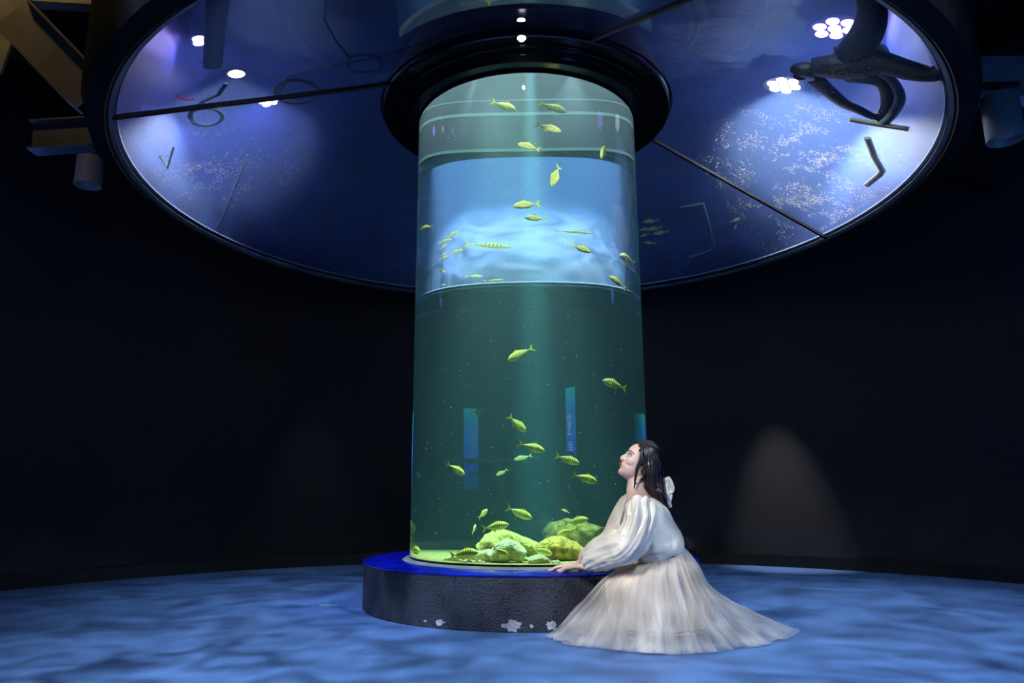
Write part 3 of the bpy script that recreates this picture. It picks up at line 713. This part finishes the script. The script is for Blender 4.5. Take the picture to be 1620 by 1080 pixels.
M_ban = banner_mat(0); M_btext = emis('banner_text', (.6, .8, 1), 10)
def banner(a0, a1, z0, z1, label, cols):
    mid = math.radians((a0+a1)/2); t = empty('backlit_banner', RC+V((math.cos(mid), math.sin(mid), 0))*(RR-.05)+V((0, 0, z0)), label, 'banner', None)
    f = lambda r, z0, z1, a0, a1: lathe_me([(r, z0), (r, z1), (r+.02, z1), (r+.02, z0)], 16, True, math.radians(a0), math.radians(a1), RC.x, RC.y)
    wm(link('panel', f(RR-.06, z0, z1, a0, a1), M_ban, angle=30), t)
    for u0, u1, v0, v1 in cols:
        A = a0+(a1-a0)*u0; B = a0+(a1-a0)*u1; wm(link('text_block', f(RR-.066, z0+(z1-z0)*v0, z0+(z1-z0)*v1, A, B), M_btext, smooth=False), t)
rows = []
for q in range(6): rows.append((.2, .62+.1*(q % 2), .44-.025*q, .452-.025*q))
glyph = [(.16, .56, .70, .715), (.16, .24, .66, .74), (.48, .56, .66, .74), (.2, .52, .63, .645), (.16, .56, .60, .615), (.34, .40, .55, .63), (.16, .56, .52, .535), (.2, .28, .53, .59)]
banner(-47.5, -36.5, .70, 1.83, 'tall blue backlit banner with white lettering on the wall behind the camera', rows+glyph)

# ------------------------------------------------------------------ the woman
wo = empty('person', (.62, -1.15, 0), 'woman in cream blouse and tulle skirt crouching beside the plinth, looking up', 'person')
YB = -1.15
def w(x, y, Y=YB): return at(x, y, Y)
# head frame
tiltb = math.radians(30); turn = math.radians(-10)
fwd = V((-1, 0, 0)); fwd = Matrix.Rotation(-turn*-1, 3, 'Z') @ fwd      # turned a little to the camera
if fwd.y > 0: fwd = V((fwd.x, -fwd.y, 0))
side = V((0, 0, 1)).cross(fwd)                     # her left = towards the camera
Rp = Matrix.Rotation(-tiltb, 3, side)
hf = Rp @ fwd; hu = Rp @ V((0, 0, 1))
if hf.z < 0: Rp = Matrix.Rotation(tiltb, 3, side); hf = Rp @ fwd; hu = Rp @ V((0, 0, 1))
HM = Matrix((hf, side, hu)).transposed().to_4x4(); HM.translation = w(980, 746) - (hf*.078*.93 - hu*.105*.85)
def hp(x, y, z): return HM @ V((x, y, z))
HS, HZ = .93, .85
#        z     front  back  half-width  (head-local metres)
SL_ = [(-.118, .052, .010, .012), (-.112, .070, -.004, .026), (-.100, .080, -.022, .038), (-.085, .083, -.040, .048), (-.068, .085, -.060, .056), (-.050, .086, -.075, .061), (-.030, .087, -.086, .065),
       (-.010, .086, -.094, .069), (.010, .087, -.099, .072), (.030, .088, -.101, .074), (.055, .083, -.098, .073), (.080, .069, -.088, .067), (.100, .048, -.070, .055), (.114, .022, -.045, .036), (.120, -.005, -.022, .012)]
def head_bm(bm, grow=0.0, seg=40):
    rings = []
    for z, f, b_, hw in SL_:
        f += grow; b_ -= grow; hw += grow; cx = (f+b_)/2; rx = (f-b_)/2; R = []
        for k in range(seg):
            a = 2*PI*k/seg; ca, sa = math.cos(a), math.sin(a)
            x = cx+rx*math.copysign(abs(ca)**.92, ca); y = hw*math.copysign(abs(sa)**.95, sa)
            if ca > 0: y *= 1-.16*ca*(1 if z > -.06 else .6)
            R.append(bm.verts.new(hp(x*HS, y*HS, (z+(grow if z > 0 else 0))*HZ)))
        rings.append(R)
    for A, B in zip(rings, rings[1:]):
        for k in range(seg): bm.faces.new((A[k], A[(k+1) % seg], B[(k+1) % seg], B[k]))
    bm.faces.new(rings[0][::-1]); bm.faces.new(rings[-1])
def P3(x, y, z): return hp(x*HS, y*HS, z*HZ)
bm = bmesh.new(); head_bm(bm)
HR = HM.to_3x3()
def seg_tube(pts, rad, n=5, seg=14, upv=None):
    k = len(pts); pp = catmull(pts, n); rr = []
    for i in range(len(pp)):
        f = i/(len(pp)-1)*(k-1); j = min(int(f), k-2); q = f-j
        a, b2 = rad[j], rad[j+1]
        if isinstance(a, tuple): rr.append((a[0]*(1-q)+b2[0]*q, a[1]*(1-q)+b2[1]*q))
        else: rr.append(a*(1-q)+b2*q)
    tube_bm(bm, pp, rr, seg, upv=upv)
# nose
seg_tube([P3(.082, 0, .010), P3(.090, 0, -.010), P3(.099, 0, -.026), P3(.097, 0, -.036), P3(.086, 0, -.041)], [.006, .0070, .0085, .0090, .006], 5, 12)
for s in (1, -1): blob_bm(bm, P3(.089, s*.011, -.034), (.009, .0065, .0065), HR)
# brow ridge, cheeks, muzzle, chin
for s in (1, -1):
    blob_bm(bm, P3(.070, s*.026, .018), (.0175, .022, .008), HR); blob_bm(bm, P3(.052, s*.032, -.032), (.027, .022, .024), HR)
    blob_bm(bm, P3(.003, s*.067, -.018), (.016, .006, .026), HR)
    blob_bm(bm, P3(.005, s*.068, -.038), (.008, .006, .008), HR)
blob_bm(bm, P3(.070, 0, -.062), (.0215, .024, .018), HR); blob_bm(bm, P3(.068, 0, -.100), (.018, .020, .016), HR)
# neck, trunk
neck_t = P3(-.022, 0, -.075); nb = w(1010, 786); nb2 = w(1014, 797)
seg_tube([P3(-.015, 0, -.03), neck_t, w(1007, 772), nb, nb2], [.050, .046, .046, .054, .07], 5, 20)
SP = [w(1018, 792), w(1026, 812), w(1034, 838), w(1044, 862), w(1052, 885), w(1054, 905)]
seg_tube(SP, [(.125, .045), (.150, .080), (.145, .09), (.125, .08), (.15, .10), (.15, .10)], 5, 24, upv=V((0, 1, 0)))
# shoulders & arms
shN = w(1019, 800, -1.30); shF = w(1003, 799, -1.00)
for s_ in (shN, shF): blob_bm(bm, s_-V((0, 0, .02)), (.045, .045, .04))
elN = w(1004, 872, -1.30); wrN = w(921, 893, -1.02)
# hand on the plinth: palm direction
TOP = HP
wr = V((.262, -1.03, TOP+.040)); kn = V((.186, -.968, TOP+.030))
seg_tube([shN-V((0, 0, .022)), (shN+elN)/2+V((.01, 0, 0)), elN], [.046, .042, .036], 5, 16)
fore = (elN+wr)/2
seg_tube([elN, fore, wr], [.037, .032, .0215], 5, 16)
def hand(wr, dirv, across, size=1.08, s=1):
    """palm + 5 fingers; dirv forward, across = towards the thumb"""
    up = V((0, 0, 1)); d = dirv.normalized(); a = (across-d*across.dot(d)).normalized()
    palm = [wr, wr+d*.03+up*.002, wr+d*.06+up*.002, wr+d*.085-up*.004]
    seg_tube(palm, [(.020, .017), (.032, .0145), (.038, .013), (.036, .010)], 4, 16, upv=a)
    fl = (.068, .078, .073, .058)
    for i in range(4):
        off = .027-.018*i; b0 = wr+d*(.080-.004*abs(i-1))+a*off-up*.004
        dd = (d+a*(.16-.11*i)).normalized(); L_ = fl[i]*size
        p = [b0-dd*.015, b0+dd*.004+up*.004, b0+dd*L_*.42+up*(.001), b0+dd*L_*.75-up*.011, b0+dd*L_*.97-up*(.018)]
        for q in p: q.z = max(q.z, TOP+.0075)
        seg_tube(p, [.0095, .0092, .0082, .0075, .0062], 4, 10)
    t0 = wr+d*.022+a*.024; td = (d*.75+a*.75).normalized()
    p = [t0, t0+td*.028-up*.006, t0+td*.052-up*.014+d*.006, t0+td*.060+d*.022-up*.022]
    for q in p: q.z = max(q.z, TOP+.009)
    seg_tube(p, [.014, .012, .010, .0075], 4, 10)
hand(wr, kn-wr, V((.6, .8, 0)))
# far arm and hand resting beside it
elF = w(972, 868, -.97); 
elF = V((.42, -1.03, .44)); wrF = V((.235, -.90, TOP+.035))
seg_tube([shF, (shF+elF)/2, elF], [.044, .040, .034], 5, 16)
seg_tube([elF, (elF+wrF)/2, wrF], [.034, .030, .020], 5, 16)
hand(wrF, V((-.11, .055, -.012)), V((-.2, -.9, 0)))
# legs folded under her
for s, yy in ((1, -1.24), (-1, -1.07)):
    hip = V((.675, yy, .22)); kn_ = V((.40, yy-.01 if s > 0 else yy-.03, .265)); an = V((.62, yy, .07)); toe = V((.48, yy, .03))
    if s > 0: kn_ = V((.42, yy, .25))
    seg_tube([hip, (hip+kn_)/2+V((0, 0, .01)), kn_], [.075, .075, .052], 5, 16)
    seg_tube([kn_, (kn_+an)/2, an], [.050, .045, .03], 5, 16)
    seg_tube([an+V((.03, 0, 0)), an, toe, toe+V((-.05, 0, -.008))], [.028, .032, .024, .014], 5, 12)
body = link('body', to_me(bm, False), M_skin); wm(body, wo)
rm = body.modifiers.new('remesh', 'REMESH'); rm.mode = 'VOXEL'; rm.voxel_size = .0032; rm.use_smooth_shade = True
sm = body.modifiers.new('smooth', 'SMOOTH'); sm.factor = .5; sm.iterations = 4

# face parts
def part_bm(name, fn, m, parent=wo, label=None):
    b = bmesh.new(); fn(b); o = link(name, to_me(b), m); wm(o, parent)
    if label: o['label'] = label
    return o
part_bm('lips', lambda b: (blob_bm(b, P3(.0925, 0, -.0585), (.0065, .0155, .0040), HR @ Matrix.Rotation(.25, 3, 'Y')), blob_bm(b, P3(.0905, 0, -.0675), (.0070, .0145, .0048), HR)), M_lips, label='red lips')
for s in (1, -1):
    ec = P3(.0775, s*.029, -.001)
    e = part_bm('eye', lambda b: blob_bm(b, ec, (.0075, .0125, .0052), HR, 3), M_white)
    def iris(b, s=s): blob_bm(b, P3(.0815, s*.0315, .0006), (.0045, .0072, .0056), HR, 2)
    o = link('iris', (lambda b: (iris(b), to_me(b))[1])(bmesh.new()), M_dark); o.parent = e; o.matrix_parent_inverse = Matrix(); 
    o.matrix_basis = Matrix.Translation(-V(wo.location))@Matrix.Translation(V(wo.location)); 
    def lash(b, s=s):
        tube_bm(b, catmull([P3(.081, s*.016, .001), P3(.0865, s*.027, .0062), P3(.079, s*.043, .0025), P3(.076, s*.048, .003)], 5), .0015, 6)
    part_bm('eyelashes', lash, M_hair)
    def brow(b, s=s):
        tube_bm(b, catmull([P3(.0905, s*.014, .0165), P3(.0895, s*.030, .0235), P3(.077, s*.046, .0185)], 6), .0021, 6)
    part_bm('eyebrow', brow, M_hair)

# hair: a cap of fine strands swept back and down her back
random.seed(4); bm = bmesh.new()
tips = [w(1090, 862, YB), w(1080, 862, YB)]
back = [w(1036, 745), w(1037, 772), w(1046, 806), w(1061, 838), w(1084, 862)]
def hair_strand(az, el, rad=.0042):
    """root on scalp; az: 0 = parting line front .. ; side s"""
    pass
def scalp(x, ang, grow=.012):
    """point on the skull: x = fore-aft head-local, ang = angle over the top (0 top, +-pi/2 sides)"""
    # cross-section at x: approximate ellipsoid
    ex = (x+.006)/.102; k = math.sqrt(max(0, 1-ex*ex)); hz = (.118*k+grow); hy = (.073*max(k, .25)+grow)
    return V((x, hy*math.sin(ang), hz*math.cos(ang) if abs(ang) < PI/2 else -.085*(abs(ang)-PI/2)/.7*1))
N = 420
for i in range(N):
    s = 1 if i % 5 < 3 else -1                     # more on the visible side
    u = random.random()                            # 0 = front hairline, 1 = crown
    x0 = .068-.10*u
    p0 = scalp(x0, s*random.uniform(.0, .12))
    q = random.random()
    # strand falls over the side then back
    a1 = s*(.55+.5*q); a2 = s*(1.05+.55*q)
    x1 = x0-.012-.012*q; x2 = x0-.030-.03*(1-u)*q; 
    if u < .16 and random.random() < .6:           # face-framing locks
        x1, x2 = x0-.004, .040+random.uniform(-.008, .004); p3 = V((.026+random.uniform(-.008, .006), s*.078, -.055)); a2 = s*1.35
        pts = [p0, scalp(x1, s*.7), scalp(x2, a2), p3, V((.010, s*.073, -.105+random.uniform(-.02, .02))), V((-.010, s*.07, -.15+random.uniform(-.03, .02)))]
        hp_ = [P3(*p) for p in pts]; jit = .003
        if s < 0 or random.random() < .88:
            back_pts = [V(b)+V((random.gauss(0, .008), s*.03+random.gauss(0, .02), random.gauss(0, .008))) for b in back[1:]]
            hp_ = hp_[:2]+[P3(.034, s*.062, .052), P3(.014+random.uniform(-.01, .008), s*.077, -.004), P3(-.010, s*.079, -.04), P3(-.035, s*.074, -.085)]+back_pts
    else:
        x2 = min(x2, .012+.01*random.random())
        p3 = V((-.035-.035*random.random(), s*(.074+.006*random.random())*(1-.35*q*0), -.035-.03*random.random()))
        p4 = V((-.070-.02*random.random(), s*.055*random.random()+s*.01, -.085+.02*random.random()))
        hp_ = [P3(*p) for p in (p0, scalp(x1, a1), scalp(x2, a2), p3, p4)]
        wy = s*random.uniform(-.015, .065)
        back_pts = [V(b)+V((random.gauss(0, .009*(1+.2*k)), wy+random.gauss(0, .008), random.gauss(0, .006))) for k, b in enumerate(back[1:])]
        back_pts[-1] += V((random.uniform(-.03, .022), 0, random.uniform(-.012, .008)))
        hp_ += back_pts
    pp = catmull(hp_, 5); nn = len(pp)
    rr = [.0034*(1 if k < nn*.75 else max(.15, (nn-k)/(nn*.25))) for k in range(nn)]
    tube_bm(bm, pp, rr, 5, cap=False)
# crown strands that run straight back over the top
for i in range(170):
    s = random.choice((1, 1, -1)); a = s*random.uniform(0, 1.3); x0 = .066-.05*abs(a)/1.3-.02*random.random()
    hp_ = [P3(*scalp(x, a, .013)) for x in (x0, x0-.035, x0-.075)]+[P3(-.100, .068*math.sin(a), .05*math.cos(a)), P3(-.105, .062*math.sin(a), .0), P3(-.095, .055*math.sin(a), -.06)]
    wy = .05*math.sin(a)
    hp_ += [V(b)+V((random.gauss(.004, .007), wy+random.gauss(0, .008), 0)) for b in back[1:]]
    pp = catmull(hp_, 5); nn = len(pp); rr = [.0036*(1 if k < nn*.75 else max(.15, (nn-k)/(nn*.25))) for k in range(nn)]
    tube_bm(bm, pp, rr, 5, cap=False)
MASS = [((1026, 722), .040, .060), ((1030, 735), .058, .070), ((1030, 750), .053, .072), ((1034, 770), .041, .070), ((1042, 790), .030, .064), ((1051, 815), .024, .056), ((1063, 840), .020, .046), ((1077, 857), .017, .036), ((1088, 864), .007, .02)]
cen_ = catmull([w(*m_[0]) for m_ in MASS], 6); rr = []
for i in range(len(cen_)):
    f = i/(len(cen_)-1)*(len(MASS)-1); j = min(int(f), len(MASS)-2); q = f-j
    rr.append((MASS[j][2]*(1-q)+MASS[j+1][2]*q, MASS[j][1]*(1-q)+MASS[j+1][1]*q))
b0 = len(bm.verts); bm.verts.ensure_lookup_table(); tube_bm(bm, cen_, rr, 96, upv=V((0, 1, 0)))
bm.verts.ensure_lookup_table()
for k in range(b0, len(bm.verts)):
    v = bm.verts[k]; ii = (k-b0)//96
    if ii < len(cen_):
        d = v.co-cen_[ii]; a = ((k-b0) % 96)/96*2*PI; v.co = cen_[ii]+d*(1+.07*noise.noise(V((math.cos(a)*9, math.sin(a)*9, ii*.06)))+.05*noise.noise(V((math.cos(a)*22, math.sin(a)*22, ii*.05))))
hair = link('hair', to_me(bm, False), M_hair); wm(hair, wo); hair['label'] = 'long straight black hair'
# skull cap under the strands
bm = bmesh.new(); head_bm(bm, .008)
inv = HM.inverted()
kill = [v for v in bm.verts if (lambda q: q.x > .062-.25*max(0, .05-q.z) or (q.z < -.045*HS) or (q.z < .02 and q.x > .026))(inv @ v.co)]
bmesh.ops.delete(bm, geom=kill, context='VERTS')
o = link('scalp_hair', to_me(bm), M_hair); wm(o, wo); sd = o.modifiers.new('s', 'SOLIDIFY'); sd.thickness = .004

# bow
bwc = w(1048, 766); bo = empty('hair_bow', bwc)
bo.parent = wo; bo.matrix_parent_inverse = wo.matrix_world.inverted()
M_bow = mat('ribbon', (.85, .78, .62), .4, bump=(40, .3))
def ribbon(pts, wd, nm='ribbon_tail'):
    b = bmesh.new(); pp = catmull([V(p) for p in pts], 6); L0 = None
    for k, p in enumerate(pp):
        ww = wd*(1 if k < len(pp)*.8 else 1.1); a = b.verts.new(p+V((1, -.6, .25)).normalized()*ww); c = b.verts.new(p-V((1, -.6, .25)).normalized()*ww)
        if L0: b.faces.new((L0[0], a, c, L0[1]))
        L0 = (a, c)
    o = link(nm, to_me(b), M_bow); o.parent = bo; o.matrix_parent_inverse = bo.matrix_basis.inverted() if False else Matrix.Translation(-bwc)
    sd = o.modifiers.new('s', 'SOLIDIFY'); sd.thickness = .002
bwx = V((.004, -.03, 0))
ribbon([w(1047, 756)+bwx, w(1052, 764)+bwx, w(1055, 775)+bwx, w(1052, 781)+bwx], .028, 'loop')
ribbon([w(1047, 758)+bwx, w(1050, 775)+bwx, w(1053, 790)+bwx, w(1055, 803)+bwx], .014)
ribbon([w(1047, 758)+bwx*1.3, w(1053, 772)+bwx, w(1055, 785)+bwx, w(1051, 800)+bwx], .017)

# blouse
def loft(rings):
    vs, fs = [], []; n = len(rings[0])
    for R in rings: vs += R
    for i in range(len(rings)-1):
        for k in range(n): fs.append((i*n+k, i*n+(k+1) % n, (i+1)*n+(k+1) % n, (i+1)*n+k))
    return from_py(vs, fs)
def fold(o, amp, sc_, seed, stretch=None):
    me = o.data
    for v in me.vertices:
        c = v.co.copy()
        if stretch: c = V((c.x*stretch[0], c.y*stretch[1], c.z*stretch[2]))
        q = noise.noise(c*sc_+V((seed, 0, 0))); rid = 1-abs(q)*2.2
        v.co = v.co + v.normal*amp*rid
BP = [(w(1016, 793), .125, .030, 0), (w(1019, 799), .160, .052, 0), (w(1026, 816), .168, .088, 0), (w(1031, 838), .160, .105, 0), (w(1037, 856), .160, .115, 0), (w(1041, 866), .165, .115, 0), (w(1042, 876), .155, .100, 0), (w(1045, 882), .125, .085, 0)]
cen = catmull([b[0] for b in BP], 4); n0 = len(BP); rings = []
for i, p in enumerate(cen):
    f = i/(len(cen)-1)*(n0-1); j = min(int(f), n0-2); q = f-j
    wy = BP[j][1]*(1-q)+BP[j+1][1]*q; wx = BP[j][2]*(1-q)+BP[j+1][2]*q
    a_ = cen[max(0, i-1)]; b_ = cen[min(len(cen)-1, i+1)]; t = (b_-a_).normalized(); xx = V((0, 1, 0)).cross(t).normalized()
    R = []
    for k in range(64):
        an = 2*PI*k/64; pt = p+V((0, 1, 0))*wy*math.sin(an)+xx*wx*math.cos(an)
        # neckline dips to the front (-x side) and sits lower round the back
        if i < 4: 
            fr0 = max(0, -xx.x*math.cos(an))if True else 0
            pt.z -= .02*(1-i/4)*max(0, math.cos(an)*(1 if xx.x < 0 else -1))
        R.append(pt)
    rings.append(R)
bl = link('blouse', loft(rings), M_satin); fold(bl, .009, 13, 2, (1, 1, .5)); fold(bl, .003, 34, 5, (1, 1, .4)); wm(bl, wo)
ss = bl.modifiers.new('sub', 'SUBSURF'); ss.levels = 1; ss.render_levels = 1
bl['label'] = 'cream satin blouse with puffed sleeves'
def sleeve(pts, rad, seed, nm='sleeve'):
    k = len(pts); pp = catmull([V(p) for p in pts], 14); rr = []
    for i in range(len(pp)):
        f = i/(len(pp)-1)*(k-1); j = min(int(f), k-2); q = f-j; q = q*q*(3-2*q); rr.append(rad[j]*(1-q)+rad[j+1]*q)
    fr = frames(pp); rings = []
    for i, (p, (t, u, v)) in enumerate(zip(pp, fr)):
        R = []; g_ = i/(len(pp)-1)
        for q in range(96):
            a = 2*PI*q/96
            ca_, sa_ = math.cos(a), math.sin(a); n1 = noise.noise(V((ca_*1.6, sa_*1.6, g_*2.2+seed))); n2 = noise.noise(V((ca_*3.6, sa_*3.6, g_*3.5+seed*3))); n3 = noise.noise(V((ca_*8, sa_*8, g_*5+seed)))
            gather = .22*(.35-abs(n1)*1.8)+.13*(.3-abs(n2)*1.8)+.05*n3
            r = rr[i]*(1+gather*(.6+.5*abs(2*g_-1)))
            R.append(p+u*r*math.cos(a)+v*r*math.sin(a)*1.0)
        rings.append(R)
    o = link(nm, loft(rings), M_satin); o.parent = bl; o.matrix_parent_inverse = Matrix()
    fold(o, .005, 12, seed); return o
sleeve([w(1018, 797, -1.25), w(1015, 806, -1.29), w(1014, 822, -1.31), w(1006, 846, -1.32), w(992, 866, -1.31), w(970, 874, -1.24), w(952, 881, -1.17), w(938, 887, -1.11), wr+(elN-wr).normalized()*.035],
       [.028, .066, .074, .072, .070, .066, .060, .048, .024], 1.3)
sleeve([shF+V((.005, .03, .03)), shF+V((-.005, .01, .0)), (shF+elF)/2+V((-.01, 0, 0)), elF, elF*.6+wrF*.4+V((0, 0, -.01)), elF*.3+wrF*.7, wrF+(elF-wrF).normalized()*.03], [.035, .072, .068, .066, .060, .05, .026], 4.1)
# pale shirt edge along the V neck
def nv(b):
    tube_bm(b, catmull([w(992, 789, -1.12), w(987, 803, -1.08), w(981, 822, -1.10), w(979, 836, -1.13)], 6), [.006]*19, 8, squash=.5)
part_bm('neckline_trim', nv, M_satin, bl) if False else wm(link('neckline_trim', (lambda b: (nv(b), to_me(b))[1])(bmesh.new()), M_white), wo)

# skirt: waist ring -> over the thighs -> hem on the floor
HEM = [(0, 1.25, -1.00), (20, 1.02, -.82), (50, .84, -.80), (80, .66, -.90), (110, .48, -1.02), (140, .28, -1.06), (165, .10, -1.07), (180, .04, -1.16), (200, .13, -1.29), (225, .30, -1.41), (250, .45, -1.485), (270, .58, -1.51),
       (295, .76, -1.46), (320, .96, -1.345), (340, 1.14, -1.20), (360, 1.25, -1.00)]
def hem(a):
    a = math.degrees(a) % 360
    for (a0, x0, y0), (a1, x1, y1) in zip(HEM, HEM[1:]):
        if a0 <= a <= a1:
            q = (a-a0)/(a1-a0); return V((x0*(1-q)+x1*q, y0*(1-q)+y1*q, .006))
def skirt(name, m, scale, cut, seed, amp, NA=720, NS=44, lining=False):
    vs, fs, uv = [], [], []; rnd = random.Random(seed); fr = [(rnd.randint(7, 15), rnd.random()*6, 1.0), (rnd.randint(18, 28), rnd.random()*6, .6), (rnd.randint(34, 50), rnd.random()*6, .35), (rnd.randint(60, 80), rnd.random()*6, .18)]
    wc = w(1046, 876); tc_ = V((.575, -1.165, .0))
    for j in range(NS+1):
        s = j/NS
        for i in range(NA):
            a = 2*PI*i/NA; ca, sa = math.cos(a), math.sin(a)
            W = wc+V((.105*ca, .135*sa, .035*ca))               # waist, tipped with the back
            # thigh / knee ring
            T = tc_+V(((.245 if ca < 0 else .235)*ca, .19*sa, .27-.05*ca*(ca > 0)-.015*(ca < 0)*ca*-1))
            H = hem(a)
            Hm = T*(.45)+H*.55; Hm.z = .13-.03*max(0, ca)
            Hm = V((T.x*.58+H.x*.42, T.y*.58+H.y*.42, .135-.02*max(0, ca)))
            if lining:
                H = tc_+V((.02+.235*ca, .165*sa, .045)); Hm = tc_+V((.01+.250*ca, .185*sa, .15))
            # cubic through W,T,Hm,H
            K = [W, (W+T)/2+V((0, 0, .012)), T, Hm, V((T.x*.26+H.x*.74, T.y*.26+H.y*.74, .052)), H]
            f = s*cut*(len(K)-1); k = min(int(f), len(K)-2); q = f-k
            p0, p1, p2, p3 = K[max(k-1, 0)], K[k], K[k+1], K[min(k+2, len(K)-1)]
            P = .5*((2*p1)+(-p0+p2)*q+(2*p0-5*p1+4*p2-p3)*q*q+(-p0+3*p1-3*p2+p3)*q**3)
            dv = (2.6*noise.noise(V((ca*2.2, sa*2.2, seed+.6*s)))+1.4*(.5-abs(noise.noise(V((ca*5.5, sa*5.5, seed+1.0*s))))*2)+.35*noise.noise(V((ca*16, sa*16, seed+1.6*s))))
            out = V((P.x-tc_.x, P.y-tc_.y, 0)); ol = out.length; out = out/max(ol, .01)
            grow = min(1, s*2.2)
            if s*cut > .97: grow *= 1
            P = P+out*dv*amp*grow
            P = tc_+V(((P.x-tc_.x)*scale, (P.y-tc_.y)*scale, P.z-(1-scale)*.12 if P.z > .06 else P.z))
            if s*cut > .55: P.z += abs(dv)*amp*.35
            P.z = max(P.z, .004)
            r = math.hypot(P.x, P.y)
            lim = 1.012+.01*(scale > .97)
            if r < lim and P.z < HP+.02: P.x *= lim/r; P.y *= lim/r
            vs.append(P); 
    for j in range(NS):
        for i in range(NA): fs.append((j*NA+i, j*NA+(i+1) % NA, (j+1)*NA+(i+1) % NA, (j+1)*NA+i))
    me = from_py(vs, fs); ul = me.uv_layers.new(name='uv'); li = 0
    for p in me.polygons:
        j, i = divmod(p.index, NA)
        for c, (di, dj) in zip(p.loop_indices, ((0, 0), (1, 0), (1, 1), (0, 1))): ul.data[c].uv = ((i+di)/NA, (j+dj)/NS)
    o = link(name, me, m); wm(o, wo); return o
skirt('skirt_lining', M_lining_f, .93, 1.0, 5, .006, lining=True)
k1 = skirt('tulle_skirt', M_tulle, 1.0, 1.0, 8, .013); k1['label'] = 'sheer cream tulle skirt spread over the floor'
k2 = skirt('tulle_underlayer', M_tulle, .965, .97, 13, .010)
